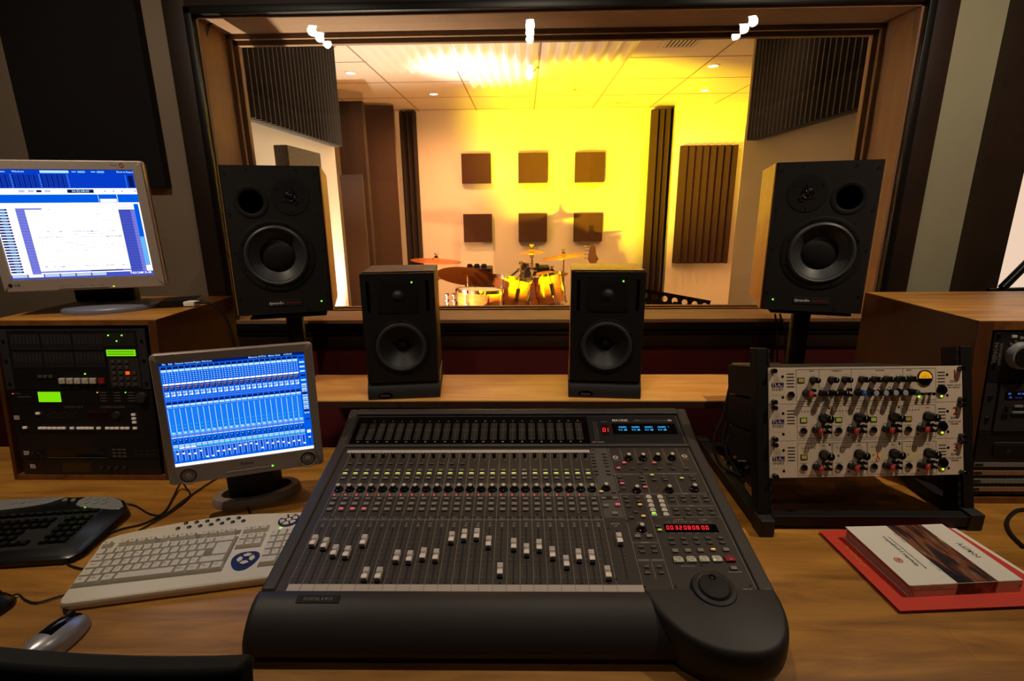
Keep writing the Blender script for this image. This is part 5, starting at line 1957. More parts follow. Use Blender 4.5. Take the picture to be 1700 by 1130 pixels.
        b.build('power_light', t, T(0.3725, 0.0145, 0))
        b = MB()
        b.lathe([(0.0188, 0.001), (0.0186, 0.004), (0.0168, 0.005)], M_steel, 40, cap=False)
        ho = [(0.0168 * math.cos(PI * k / 16), -0.002 + 0.0168 * math.sin(PI * k / 16)) for k in range(17)]
        b.prism(ho, 0.001, 0.0035, glow('meter_amber', (226, 156, 26), 0.9))
        lo_ = [(0.0168 * math.cos(-PI * k / 16), -0.002 + 0.0168 * math.sin(-PI * k / 16)) for k in range(17)]
        b.prism(lo_, 0.001, 0.0032, M_gloss)
        for k in range(9):
            a = rad(30 + 15 * k)
            cx, cy = 0.011 * math.cos(a), -0.006 + 0.011 * math.sin(a)
            b.rect(cx - 0.0004, cx + 0.0004, cy - 0.0015, cy + 0.0015, 0.0038, M_blkm)
        b.text('VU', 0, 0.0, 0.0038, 0.005, M_blkm)
        b.build('level_meter', t, T(0.3875, 0.0608, 0), smooth=0, fix=False)
        b = MB()
        b.box(-0.0082, 0.0082, -0.0062, 0.0062, 0.001, 0.0022, M_steel)
        b.rect(-0.0065, 0.0065, -0.0045, 0.0045, 0.0024, M_win)
        b.build('phase_window', t, T(0.0795, 0.0575, 0), smooth=0)
    else:
        for k in range(4):
            x0 = 0.068 + 0.0868 * k
            put(K_big, 'gain_knob', t, T(x0 + 0.0655, 0.0550, 0))
            put(K_red, 'control_knob', t, T(x0 + 0.0455, 0.0265, 0))
            put(K_jack, 'jack_socket', t, T(x0 + 0.0155, 0.0235, 0))
            for dx in (0.064, 0.0765):
                for v_ in (0.0345, 0.0215):
                    put(K_sw, 'push_switch', t, T(x0 + dx, v_, 0))
            if n_ == 1 or k == 0:
                b = MB()
                b.box(-0.0082, 0.0082, -0.0062, 0.0062, 0.001, 0.0022, M_steel)
                b.rect(-0.0065, 0.0065, -0.0045, 0.0045, 0.0024, (M_wing, M_wing, M_wing, M_win)[k] if n_ == 1 else M_win)
                b.build('phase_window', t, T(x0 + 0.0165, 0.0498, 0), smooth=0)


# ================================================================== MONITORS
def scr_fn(b, x0, y1, w_, h_, z):
    def f(a0, b0, a1, b1, m_, lay=0):
        b.rect(x0 + a0 * w_, x0 + a1 * w_, y1 - b1 * h_, y1 - b0 * h_, z + 0.00012 * lay, m_)
    return f


G_blue = glow('scr_blue', (0, 92, 232), 1.0)
G_deep = glow('scr_deep', (6, 60, 200), 1.0)
G_navy = glow('scr_navy', (8, 24, 92), 1.0)
G_sky = glow('scr_sky', (96, 178, 255), 1.1)
G_pale = glow('scr_pale', (176, 222, 255), 1.15)
G_white = glow('scr_white', (255, 255, 255), 1.3)
G_cyan = glow('scr_cyan', (40, 196, 224), 1.0)
G_mid = glow('scr_mid', (22, 124, 246), 1.0)
G_lil = glow('scr_lilac', (122, 126, 226), 1.0)
G_pur = glow('scr_purple', (70, 84, 196), 1.0)
G_pink = glow('scr_pink', (196, 120, 150), 0.9)
G_trk = glow('scr_track', (28, 44, 120), 1.0)
G_gry = glow('scr_grey', (190, 210, 230), 1.0)

MM = T(-0.7301, 1.2072, 0.8755) @ R(0.3402, 'Z') @ R(-0.0577, 'X') @ R(0.0041, 'Y') @ UP
t = thing('lcd_monitor', 'grey desktop monitor showing a blue mixer screen beside the console', 'monitor', MM)
MMi = MM.inverted()


def rrect(x0, y0, x1, y1, r, n=5):
    out = []
    for cx, cy, a0 in ((x1 - r, y1 - r, 0), (x0 + r, y1 - r, PI / 2), (x0 + r, y0 + r, PI), (x1 - r, y0 + r, 3 * PI / 2)):
        for k in range(n + 1):
            a = a0 + PI / 2 * k / n
            out.append((cx + r * math.cos(a), cy + r * math.sin(a)))
    return out


def bezel(b, W0, W1, H0, H1, s0, s1, v0, v1, r, mt, d=0.016):
    """frame with rounded outside corners round a screen opening, front at z=0"""
    n = 5
    o_ = rrect(W0, H0, W1, H1, r, n)
    i_ = rrect(s0, v0, s1, v1, 0.0005, n)
    m_ = len(o_)
    o2 = rrect(W0 + 0.003, H0 + 0.003, W1 - 0.003, H1 - 0.003, r, n)
    vs = [(x, y, -d) for x, y in o_] + [(x, y, -0.003) for x, y in o_] + [(x, y, 0) for x, y in o2] + [(x, y, 0) for x, y in i_] + [(x, y, -0.004) for x, y in i_]
    fs = []
    for l in range(4):
        for k in range(m_):
            q = (k + 1) % m_
            fs.append((l * m_ + k, l * m_ + q, (l + 1) * m_ + q, (l + 1) * m_ + k))
    fs.append(tuple(reversed(range(m_))))
    b.add(vs, fs, mt)


b = MB()
bezel(b, -0.185, 0.185, 0, 0.3435, -0.1668, 0.1645, 0.0485, 0.3205, 0.010, M_bez2)
for x in (-0.140, 0.1465):
    b.lathe([(0.0225, 0.0), (0.0235, 0.0025), (0.0205, 0.003), (0.0195, 0.0006)], M_bez2, 36, c=(x, 0.0222, 0), cap=False)
    b.lathe([(0.0195, 0.0004), (0.011, -0.0002), (0.009, 0.001)], mat('speaker_recess', (84, 76, 70), 0.6), 32, c=(x, 0.0222, 0), cap=False)
    b.lathe([(0.0092, 0.0008), (0.007, 0.0022), (0, 0.0028)], M_bez2, 24, c=(x, 0.0222, 0))
b.text('Belinea', -0.003, 0.034, 0.0003, 0.0105, M_blkm)
b.box(-0.054, 0.049, 0.0145, 0.0172, 0.0, 0.0016, M_bez, 0.0006)
for k in range(6):
    b.rect(-0.05 + 0.018 * k, -0.043 + 0.018 * k, 0.0215, 0.0222, 0.0004, M_rub)
b.build('bezel', t, smooth=40)
b = MB()
b.lathe([(0.0022, 0.0), (0.002, 0.0018)], M_ledg, 12)
b.build('power_light', t, T(0.0573, 0.0163, 0))
b = MB()
b.prism([(-0.17, 0.02), (0.17, 0.02), (0.17, 0.33), (-0.17, 0.33)], -0.05, -0.017, M_blk)
b.build('back_shell', t, bevel=0.008, smooth=0)
b = MB()
f = scr_fn(b, -0.1664, 0.3201, 0.3305, 0.2713, -0.0036)
f(0, 0, 1, 1, G_blue)
f(0, 0, 1, 0.028, G_navy, 1)
for s_, x0, x1 in (('File', 0.02, 0.045), ('Edit', 0.06, 0.085), ('Channel', 0.1, 0.15), ('Options', 0.165, 0.21), ('Plugins', 0.225, 0.265), ('Windows', 0.28, 0.33), ('Memory: AUTOS   Mutes: Early', 0.6, 0.76), ('00:32:08', 0.85, 0.9)):
    b.text(s_, -0.1664 + x0 * 0.3305, 0.3201 - 0.0145 * 0.2713, -0.0036 + 0.0003, 0.0058, G_pale, 'LEFT')
f(0.0, 0.972, 1, 1.0, G_white, 1)
NC = 24
cw = 0.945 / NC
FD = [0.2, 0.22, 0.35, 0.38, 0.15, 0.92, 0.92, 0.45, 0.48, 0.42, 0.45, 0.12, 0.08, 0.05, 0.2, 0.75, 0.25, 0.38, 0.28, 0.4, 0.6, 0.45, 0.46, 0.85]
for c_ in range(NC):
    a = 0.006 + c_ * cw
    e = a + cw * 0.86
    mdl = (a + e) / 2
    f(a - 0.0026, 0.035, a - 0.0016, 0.965, G_sky if c_ % 1 == 0 else G_blue, 1)
    f(a, 0.04, e, 0.062, G_navy, 1)
    f(a, 0.066, e, 0.088, G_pale, 1)
    for r_ in range(5):
        for q in (0.18, 0.62):
            f(a + cw * q, 0.098 + r_ * 0.019, a + cw * (q + 0.2), 0.105 + r_ * 0.019, G_pale, 1)
    f(a, 0.196, e, 0.211, G_white, 1)
    f(a, 0.215, e, 0.262, G_trk, 1)
    f(a + cw * 0.1, 0.225, e - cw * 0.15, 0.229, G_gry, 2)
    f(a + cw * 0.1, 0.242, e - cw * 0.3, 0.247, G_pink, 2)
    for q, r_, m_ in ((0.1, 0.275, G_pale), (0.5, 0.275, G_pale), (0.1, 0.302, G_pale), (0.48, 0.300, G_white)):
        f(a + cw * q, r_, a + cw * (q + 0.28), r_ + 0.019, m_, 1)
    f(a, 0.335, e, 0.338, G_sky, 1)
    f(a, 0.352, e, 0.358, G_lil, 1)
    f(a, 0.374, e, 0.394, G_navy, 1)
    f(a, 0.398, e, 0.418, G_pale, 1)
    f(a, 0.426, e, 0.433, G_sky, 1)
    f(a + cw * 0.02, 0.44, a + cw * 0.12, 0.665, G_pale, 1)
    f(a + cw * 0.14, 0.44, e, 0.665, G_mid, 1)
    for r_ in (0.595, 0.628):
        f(a + cw * 0.3, r_, e - cw * 0.1, r_ + 0.004, G_cyan, 2)
    f(a, 0.66, e, 0.692, G_sky, 1)
    f(a + cw * 0.25, 0.664, e - cw * 0.25, 0.68, G_pale, 2)
    f(a, 0.695, e, 0.706, G_lil, 1)
    f(a, 0.712, e, 0.722, G_pale, 1)
    # pan dial
    cx, cy = -0.1664 + mdl * 0.3305, 0.3201 - 0.748 * 0.2713
    n = 10
    b.add([(cx + 0.0036 * math.cos(2 * PI * i / n), cy + 0.0042 * math.sin(2 * PI * i / n), -0.0036 + 0.00024) for i in range(n)], [tuple(range(n))], G_navy)
    b.add([(cx - 0.0005 + 0.0018 * math.cos(2 * PI * i / n), cy + 0.001 + 0.002 * math.sin(2 * PI * i / n), -0.0036 + 0.00036) for i in range(n)], [tuple(range(n))], G_sky)
    f(a + cw * 0.05, 0.772, a + cw * 0.35, 0.78, G_navy, 1)
    f(a + cw * 0.55, 0.772, a + cw * 0.85, 0.78, G_navy, 1)
    for r_, m_ in ((0.787, G_pale), (0.802, G_pale), (0.817, G_cyan if c_ not in (1, 2, 3) else G_white)):
        f(a, r_, e, r_ + 0.011, m_, 1)
    f(a, 0.835, a + cw * 0.38, 0.842, G_gry, 1)
    f(a + cw * 0.48, 0.835, e, 0.842, G_gry, 1)
    f(a + cw * 0.5, 0.85, a + cw * 0.62, 0.95, G_navy, 1)
    for r_ in range(8):
        f(a + cw * 0.12, 0.853 + r_ * 0.012, a + cw * 0.26, 0.858 + r_ * 0.012, G_gry, 1)
    f(a + cw * 0.72, 0.85, a + cw * 0.78, 0.95, G_pale, 1)
    v_ = 0.852 + FD[c_] * 0.085
    f(a + cw * 0.36, v_, a + cw * 0.80, v_ + 0.014, G_white, 2)
    f(a + cw * 0.36, v_ + 0.006, a + cw * 0.80, v_ + 0.008, G_mid, 3)
a = 0.957
for k in range(13):
    v_ = 0.05 + 0.045 * k
    f(a, v_, 0.994, v_ + 0.016, G_pale if k % 4 else G_navy, 1)
    if k > 5:
        f(a, v_ + 0.022, a + 0.016, v_ + 0.036, G_gry, 1)
        f(a + 0.02, v_ + 0.022, 0.994, v_ + 0.036, G_gry, 1)
f(a, 0.68, 0.994, 0.69, G_navy, 1)
f(a + 0.005, 0.8, 0.99, 0.83, G_white, 1)
f(a + 0.018, 0.85, a + 0.022, 0.95, G_navy, 1)
f(a + 0.012, 0.87, a + 0.028, 0.882, G_white, 2)
b.build('screen', t, smooth=0, fix=False)
# neck and oval foot, standing on the desk
fx, fy = -0.775, 1.315
b = MB()
b.prism([(fx - 0.055, 1.255), (fx + 0.055, 1.29), (fx + 0.06, 1.345), (fx - 0.04, 1.335)], DZ + 0.02, DZ + 0.25, M_blk)
b.build('neck', t, MMi, bevel=0.006, smooth=0)
b = MB()
n = 48
for (ro, ri, z0, z1) in (((0.118, 0.062), (0.092, 0.044), 0.0, 0.03),):
    vs, fs = [], []
    lay = [(ro[0], ro[1], z0 + DZ), (ro[0], ro[1], DZ + 0.012), (ro[0] - 0.006, ro[1] - 0.005, DZ + 0.024), (ri[0], ri[1], DZ + 0.026), (ri[0] - 0.004, ri[1] - 0.003, DZ + 0.012), (ri[0] - 0.004, ri[1] - 0.003, DZ)]
    for rx, ry, z in lay:
        for i in range(n):
            a_ = 2 * PI * i / n
            x, y = rx * math.cos(a_), ry * math.sin(a_)
            c_, s_ = math.cos(0.42), math.sin(0.42)
            vs.append((fx + x * c_ - y * s_, fy - 0.008 + x * s_ + y * c_, z))
    L_ = len(lay)
    for l in range(L_):
        for i in range(n):
            k = (i + 1) % n
            m_ = (l + 1) % L_
            fs.append((l * n + i, l * n + k, m_ * n + k, m_ * n + i))
    b.add(vs, fs, M_bez2)
b.box(fx - 0.07, fx + 0.05, fy - 0.03, fy + 0.035, DZ + 0.001, DZ + 0.021, M_blk, 0.004)
b.build('foot', t, MMi, smooth=50)

# upper left monitor
ML = T(-1.145, 1.601, 1.321) @ R(0.273, 'Z') @ R(0.045, 'X') @ UP
MLi = ML.inverted()
t = thing('lcd_monitor', 'silver monitor with white arrangement screen on top of left cabinet', 'monitor', ML)
b = MB()
bezel(b, -0.43, 0.0, 0, 0.379, -0.403, -0.0275, 0.037, 0.354, 0.006, M_bez)
b.text('LG', -0.4, 0.0215, 0.0003, 0.012, M_blkm, 'LEFT')
b.lathe([(0.0055, 0.0), (0.0055, 0.0006)], M_blkm, 20, c=(-0.41, 0.0215, 0))
b.box(-0.29, -0.157, 0.0055, 0.0085, 0, 0.0016, M_silver, 0.0006)
for k in range(5):
    b.rect(-0.285 + 0.027 * k, -0.277 + 0.027 * k, 0.0125, 0.0133, 0.0004, M_rub)
b.lathe([(0.0062, 0.0), (0.0062, 0.0006), (0.0048, 0.0006)], M_red, 20, c=(-0.054, 0.366, 0), cap=False)
b.rect(-0.0545, -0.0535, 0.363, 0.369, 0.0005, M_red)
b.text('TCO 99', -0.074, 0.366, 0.0004, 0.0052, M_blkm)
b.build('bezel', t, smooth=40)
b = MB()
b.lathe([(0.0026, 0.0), (0.0022, 0.0022)], M_ledy, 12)
b.build('power_light', t, T(-0.1438, 0.0075, 0))
b = MB()
b.box(-0.425, -0.004, 0.006, 0.374, -0.045, -0.016, M_blk, 0.008)
b.build('back_shell', t, smooth=0)
b = MB()
SW, SH = 0.3735, 0.315
f = scr_fn(b, -0.402, 0.353, SW, SH, -0.0036)
f(0, 0, 1, 1, G_white)
f(0, 0, 1, 0.165, G_deep, 1)
for s_, x in (('Menu', 0.1), ('Windows', 0.19), ('Now in Repeat', 0.885)):
    b.text(s_, -0.402 + x * SW, 0.353 - 0.018 * SH, -0.0032, 0.0075, G_pale, 'LEFT')
f(0.37, 0.008, 0.56, 0.03, G_pale, 2)
f(0.58, 0.012, 0.61, 0.024, G_sky, 2)
f(0.62, 0.01, 0.67, 0.028, G_sky, 2)
f(0.71, 0.012, 0.74, 0.024, G_sky, 2)
f(0.75, 0.01, 0.80, 0.028, G_sky, 2)
for g_ in range(3):
    x0_ = 0.0 + 0.185 * g_
    for k in range(10):
        x = x0_ + 0.017 * k
        f(x, 0.045, x + 0.008, 0.158, G_trk if k % 2 else G_navy, 2)
    for k in range(7):
        f(x0_ + 0.171, 0.045 + 0.017 * k, x0_ + 0.179, 0.051 + 0.017 * k, G_sky, 2)
for k in range(8):
    f(0.935, 0.05 + 0.015 * k, 0.942, 0.055 + 0.015 * k, G_sky, 2)
f(0.955, 0.05, 0.99, 0.155, G_navy, 2)
f(0.2, 0.178, 0.24, 0.202, G_gry, 1)
f(0.26, 0.178, 0.3, 0.202, G_gry, 1)
f(0.315, 0.18, 0.35, 0.2, G_navy, 1)
f(0.37, 0.178, 0.41, 0.2, G_gry, 1)
f(0.52, 0.175, 0.70, 0.207, G_navy, 1)
b.text('00:32:08:00', -0.402 + 0.61 * SW, 0.353 - 0.192 * SH, -0.0032, 0.0095, G_pale)
for x in (0.77, 0.83, 0.89, 0.98):
    f(x, 0.186, x + 0.012, 0.196, G_lil, 1)
f(0, 0.22, 1, 0.295, G_blue, 1)
f(0.72, 0.222, 0.722, 0.293, G_white, 2)
f(0.73, 0.262, 0.845, 0.292, G_white, 2)
f(0.85, 0.222, 0.854, 0.293, G_white, 2)
# track list on the left, lilac column, lines and right hand lanes
f(0.145, 0.342, 0.205, 0.965, G_lil, 1)
f(0.205, 0.342, 0.32, 0.356, G_lil, 1)
NT = 23
for k in range(NT):
    v_ = 0.346 + 0.0262 * k
    f(0.005, v_, 0.09, v_ + 0.017, G_trk, 1)
    f(0.04, v_ + 0.005, 0.075, v_ + 0.011, G_sky, 2)
    f(0.105, v_ + 0.005, 0.11, v_ + 0.011, G_gry, 1)
    f(0.125, v_ + 0.005, 0.13, v_ + 0.011, G_gry, 1)
    f(0.145, v_ - 0.003, 0.205, v_ - 0.001, G_trk, 2)
    f(0.84, v_ - 0.003, 0.95, v_ - 0.001, G_trk, 2)
f(0.84, 0.36, 0.925, 0.965, G_pur, 1)
f(0.925, 0.36, 0.955, 0.965, G_lil, 1)
f(0.955, 0.31, 0.985, 0.62, G_blue, 1)
f(0.955, 0.62, 0.985, 0.9, G_sky, 1)
f(0.985, 0.31, 0.988, 0.9, G_navy, 1)
rnd = random.Random(3)
for k, (v_, n0, dens) in enumerate(((0.352, 0.27, .3), (0.378, 0.23, .35), (0.40, 0.24, .2), (0.452, 0.25, .2), (0.556, 0.3, .8), (0.58, 0.3, .5), (0.608, 0.25, .95), (0.66, 0.36, .2), (0.686, 0.25, .45), (0.712, 0.27, .6), (0.738, 0.25, .35), (0.86, 0.31, .1), (0.885, 0.24, .8), (0.905, 0.25, .5), (0.922, 0.24, .35))):
    x = n0
    while x < 0.82:
        L_ = rnd.uniform(0.006, 0.03)
        if rnd.random() < dens:
            f(x, v_, min(x + L_, 0.83), v_ + rnd.choice((0.0025, 0.004, 0.006)), G_trk if dens > 0.6 and rnd.random() < .7 else G_gry, 1)
        x += L_ + 0.004
f(0.2, 0.93, 0.84, 0.945, G_lil, 1)
f(0.55, 0.934, 0.78, 0.943, G_navy, 2)
f(0.0, 0.955, 1, 1.0, G_pur, 2)
for k in range(6):
    f(0.005 + 0.11 * k, 0.957, 0.105 + 0.11 * k, 0.984, G_white if k == 1 else G_gry, 3)
b.text('TASCAM X-48', -0.402 + 0.985 * SW, 0.353 - 0.972 * SH, -0.0029, 0.0095, G_white, 'RIGHT')
b.build('screen', t, smooth=0, fix=False)
b = MB()
cxm, cym = -1.352, 1.60
b.prism([(cxm - 0.05, cym + 0.02), (cxm + 0.06, cym + 0.05), (cxm + 0.05, cym + 0.09), (cxm - 0.06, cym + 0.06)], DZ + LH + 0.02, DZ + LH + 0.25, M_blk)
b.build('neck', t, MLi, bevel=0.005, smooth=0)
b = MB()
n = 40
zb = DZ + LH + 0.0025
vs, fs = [], []
for k, z in ((1.0, 0), (1.0, 0.010), (0.95, 0.016), (0.5, 0.022), (0.0, 0.023)):
    for i in range(n):
        a_ = 2 * PI * i / n
        x, y = 0.135 * k * math.cos(a_), 0.105 * k * math.sin(a_)
        c_, s_ = math.cos(0.27), math.sin(0.27)
        vs.append((cxm + x * c_ - y * s_, cym + 0.02 + x * s_ + y * c_, zb + z))
for l in range(4):
    for i in range(n):
        k = (i + 1) % n
        fs.append((l * n + i, l * n + k, (l + 1) * n + k, (l + 1) * n + i))
fs.append(tuple(reversed(range(n))))
b.add(vs, fs, mat('stand_slate', (108, 108, 122), 0.35))
b.build('foot', t, MLi, smooth=50)

ztop = DZ + LH + 0.0025
b = MB()
b.box(-0.055, 0.055, -0.05, 0.05, 0, 0.018, M_unitg, 0.002)
o = b.build('power_adapter', smooth=0, mtx=T(-1.17, 1.70, ztop) @ R(0.35, 'Z'))
tag(o, 'flat black box on left cabinet beside the silver monitor foot', 'black box')
b = MB()
b.tube([(-1.14, 1.675, ztop + 0.01), (-1.10, 1.655, ztop + 0.012), (-1.075, 1.645, ztop + 0.012), (-1.03, 1.65, ztop + 0.006), (-1.0, 1.66, ztop - 0.05), (-0.99, 1.66, ztop - 0.12), (-0.985, 1.66, ztop - 0.2)], 0.0035, M_blk, 8)
b.box(-1.125, -1.09, 1.637, 1.668, ztop + 0.003, ztop + 0.017, M_paper, 0.001)
o = b.build('adapter_cable')
tag(o, 'black cable with white label hanging over left cabinet edge', 'cable')
b = MB()
b.box(-1.58, -1.42, 1.74, 1.84, ztop, ztop + 0.16, mat('speckled_case', (24, 22, 24), 0.8, noise=0.6, nscale=300), 0.01)
o = b.build('equipment_case', smooth=0)
tag(o, 'black speckled case behind the silver monitor on left cabinet', 'case')


# ================================================================== KEYBOARDS AND MICE
KB = T(-0.969, 0.87, DZ) @ R(rad(11), 'Z')
t = thing('computer_keyboard', 'beige computer keyboard partly behind the console left edge', 'keyboard', KB)
ol = [(0.0, -0.002), (0.012, -0.007), (0.436, 0.0), (0.47, 0.004), (0.474, 0.02), (0.47, 0.225), (0.455, 0.236), (0.398, 0.2415), (0.32, 0.252), (0.2515, 0.2575), (0.18, 0.253), (0.12, 0.2455), (0.05, 0.232), (0.0, 0.219), (-0.02, 0.207), (-0.0245, 0.195), (-0.008, 0.03), (-0.006, 0.01)]


def slab(b, outline, layers_, mt, cx, cy):
    n = len(outline)
    vs, fs = [], []
    for inset, z in layers_:
        for x, y in outline:
            dx, dy = cx - x, cy - y
            L__ = math.hypot(dx, dy)
            vs.append((x + dx / L__ * inset, y + dy / L__ * inset, z))
    for l in range(len(layers_) - 1):
        for i in range(n):
            k = (i + 1) % n
            fs.append((l * n + i, l * n + k, (l + 1) * n + k, (l + 1) * n + i))
    fs.append(tuple(reversed(range(n))))
    fs.append(tuple((len(layers_) - 1) * n + i for i in range(n)))
    b.add(vs, fs, mt)


TILT = R(rad(2.2), 'X')
b = MB()
slab(b, ol, [(0.006, 0.001), (0.0, 0.008), (0.0, 0.014), (0.003, 0.0195), (0.009, 0.022)], M_beige, 0.22, 0.12)
for x0, x1, y0, y1 in ((-0.003, 0.300, 0.036, 0.157), (-0.012, 0.012, 0.166, 0.183), (0.024, 0.132, 0.166, 0.183), (0.14, 0.216, 0.166, 0.183), (0.222, 0.298, 0.166, 0.183), (0.304, 0.363, 0.166, 0.19), (0.304, 0.363, 0.108, 0.157), (0.375, 0.452, 0.036, 0.166)):
    b.box(x0, x1, y0, y1, 0.0216, 0.0225, M_kgap)
b.build('case', t, TILT, smooth=30)
b = MB()


def key(x0, y0, w_, h_, glyph='', mt=None, name='key'):
    bb = MB()
    z0, z1 = 0.0222, 0.0305
    g_ = 0.0012
    vs = [(x0, y0, z0), (x0 + w_, y0, z0), (x0 + w_, y0 + h_, z0), (x0, y0 + h_, z0), (x0 + 0.0022, y0 + 0.0024, z1), (x0 + w_ - 0.0022, y0 + 0.0024, z1), (x0 + w_ - 0.0022, y0 + h_ - 0.0012, z1), (x0 + 0.0022, y0 + h_ - 0.0012, z1)]
    bb.add(vs, [(0, 3, 2, 1), (4, 5, 6, 7), (0, 1, 5, 4), (1, 2, 6, 5), (2, 3, 7, 6), (3, 0, 4, 7)], mt or M_key)
    if glyph:
        bb.text(glyph, x0 + w_ * 0.38, y0 + h_ * 0.62, z1 + 0.0002, 0.0052, M_rub if mt is None else M_white)
    bb.build(name, t, TILT, smooth=0)


P_ = 0.0197
rows_ = [('1234567890-=', 0.1375), ('QWERTYUIOP[]', 0.1180), ('ASDFGHJKL;\'#', 0.0985), ('ZXCVBNM,./', 0.0790)]
key(-0.0095, 0.168, 0.0185, 0.0145, 'Esc')
for k in range(12):
    key(0.026 + 0.0205 * k + (0.0) + 0.0085 * (k // 4), 0.168, 0.0185, 0.0145, 'F%d' % (k + 1))
KH = 0.0215
key(-0.006, 0.134, 0.018, KH, '`')
for k, ch in enumerate(rows_[0][0]):
    key(0.0137 + P_ * k, 0.134, 0.0185, KH, ch)
key(0.0137 + P_ * 12, 0.134, 0.046, KH, '<-')
key(-0.004, 0.1105, 0.026, KH, 'Tab')
for k, ch in enumerate(rows_[1][0]):
    key(0.0232 + P_ * k, 0.1105, 0.0185, KH, ch)
key(0.0232 + P_ * 12, 0.087, 0.0365, 0.045, '<')
key(-0.002, 0.087, 0.030, KH, 'Caps')
for k, ch in enumerate(rows_[2][0][:11]):
    key(0.0292 + P_ * k, 0.087, 0.0185, KH, ch)
key(-0.001, 0.0635, 0.024, KH, '^')
key(0.0242, 0.0635, 0.0185, KH, '\\')
for k, ch in enumerate(rows_[3][0]):
    key(0.0439 + P_ * k, 0.0635, 0.0185, KH, ch)
key(0.0439 + P_ * 10, 0.0635, 0.055, KH, '^')
for x, w_, s_ in ((0.0, 0.025, 'Ctrl'), (0.0265, 0.025, 'Win'), (0.053, 0.025, 'Alt'), (0.0795, 0.118, ''), (0.199, 0.024, 'AltGr'), (0.2245, 0.024, 'Win'), (0.25, 0.024, 'Mn'), (0.2755, 0.024, 'Ctrl')):
    key(x, 0.040, w_, KH, s_)
for r_ in range(2):
    for k in range(3):
        key(0.3055 + 0.0195 * k, 0.134 - 0.0235 * r_, 0.0185, KH, ('Ins', 'Hm', 'PU', 'Del', 'End', 'PD')[r_ * 3 + k])
for k in range(3):
    key(0.3055 + 0.0195 * k, 0.168, 0.0185, 0.0145, ('PS', 'SL', 'Pa')[k])
for r_ in range(4):
    for k in range(4):
        key(0.377 + 0.0192 * k, 0.134 - 0.0235 * r_, 0.0182, KH, ('Nm/*-', '789+', '456+', '123=')[r_][k] if r_ else ('N', '/', '*', '-')[k])
key(0.377, 0.040, 0.0375, KH, '0')
key(0.4155, 0.040, 0.0182, KH, '.')
for k in range(7):
    b = MB()
    b.lathe([(0.0052, 0.0215), (0.005, 0.0245), (0.003, 0.0258), (0, 0.026)], M_kblue, 16)
    b.build('media_key', t, TILT @ T(0.138 + 0.0255 * k, 0.2155 + 0.0006 * k, 0))
    if k < 6:
        b = MB()
        b.lathe([(0.0052, 0.0215), (0.005, 0.0245), (0.003, 0.0258), (0, 0.026)], M_kblue, 16)
        b.build('media_key', t, TILT @ T(0.149 + 0.0252 * k, 0.2345 - 0.0 * k, 0))
# blue arrow cluster plate
b = MB()
n = 28
pts_ = [(0.341 + 0.029 * math.cos(2 * PI * i / n) * (1.0 + 0.3 * math.sin(2 * PI * i / n)), 0.062 + 0.031 * math.sin(2 * PI * i / n) * (1 + 0.12 * abs(math.cos(2 * PI * i / n)))) for i in range(n)]
b.prism(pts_, 0.0222, 0.0236, M_kblue)
for k in range(4):
    a = PI / 2 * k
    q = [(0.343 + r_ * math.cos(a + da), 0.067 + r_ * 0.95 * math.sin(a + da)) for r_, da in ((0.009, -0.55), (0.018, -0.6), (0.020, 0), (0.018, 0.6), (0.009, 0.55), (0.0075, 0))]
    b.prism(q, 0.0236, 0.0258, M_key)
b.build('arrow_pad', t, TILT, smooth=0)
b = MB()
b.lathe([(0.026, 0.0215), (0.026, 0.0235), (0.024, 0.0242), (0, 0.0243)], M_kblue, 32)
for k in range(6):
    a = PI / 3 * k + 0.3
    q = [(r_ * math.cos(a + da), r_ * math.sin(a + da)) for r_, da in ((0.010, -0.36), (0.021, -0.4), (0.022, 0), (0.021, 0.4), (0.010, 0.36))]
    b.prism(q, 0.0243, 0.0262, M_key)
b.lathe([(0.0065, 0.0243), (0.006, 0.0262), (0, 0.0266)], M_key, 16)
b.build('media_hub', t, TILT @ T(0.406, 0.2025, 0))
b = MB()
b.box(0.3895, 0.3955, 0.1725, 0.1755, 0.022, 0.0232, M_ledg)
b.build('lock_light', t, TILT, smooth=0)

KB2 = T(-1.062, 1.014, DZ) @ R(rad(8), 'Z')
t = thing('computer_keyboard', 'black and silver multimedia keyboard at the left edge of the desk', 'keyboard', KB2)
o2_ = [(-0.46, -0.006), (-0.16, 0.0), (-0.03, -0.003), (-0.01, 0.001), (0.004, 0.02), (0.012, 0.17), (0.008, 0.195), (-0.02, 0.232), (-0.05, 0.25), (-0.1, 0.262), (-0.2, 0.272), (-0.32, 0.276), (-0.46, 0.272)]
b = MB()
slab(b, o2_, [(0.004, 0.001), (0.0, 0.006), (0.002, 0.016), (0.012, 0.0205)], M_kblk, -0.22, 0.13)
b.box(-0.455, -0.05, 0.04, 0.197, 0.0203, 0.0208, M_blkm)
b.build('case', t, TILT, smooth=40)
b = MB()
b.prism([(-0.45, 0.215), (-0.33, 0.218), (-0.27, 0.225), (-0.222, 0.2365), (-0.19, 0.262), (-0.25, 0.267), (-0.32, 0.268), (-0.45, 0.266)], 0.0195, 0.0222, M_silver)
b.build('silver_fascia', t, TILT, bevel=0.002, smooth=0)
b = MB()
b.prism([(-0.145, 0.243), (-0.139, 0.221), (-0.118, 0.208), (-0.072, 0.196), (-0.03, 0.186), (-0.008, 0.184), (-0.004, 0.198), (-0.026, 0.226), (-0.055, 0.245), (-0.095, 0.255), (-0.135, 0.257)], 0.0180, 0.0222, M_silver)
b.build('silver_fascia', t, TILT, bevel=0.002, smooth=0)
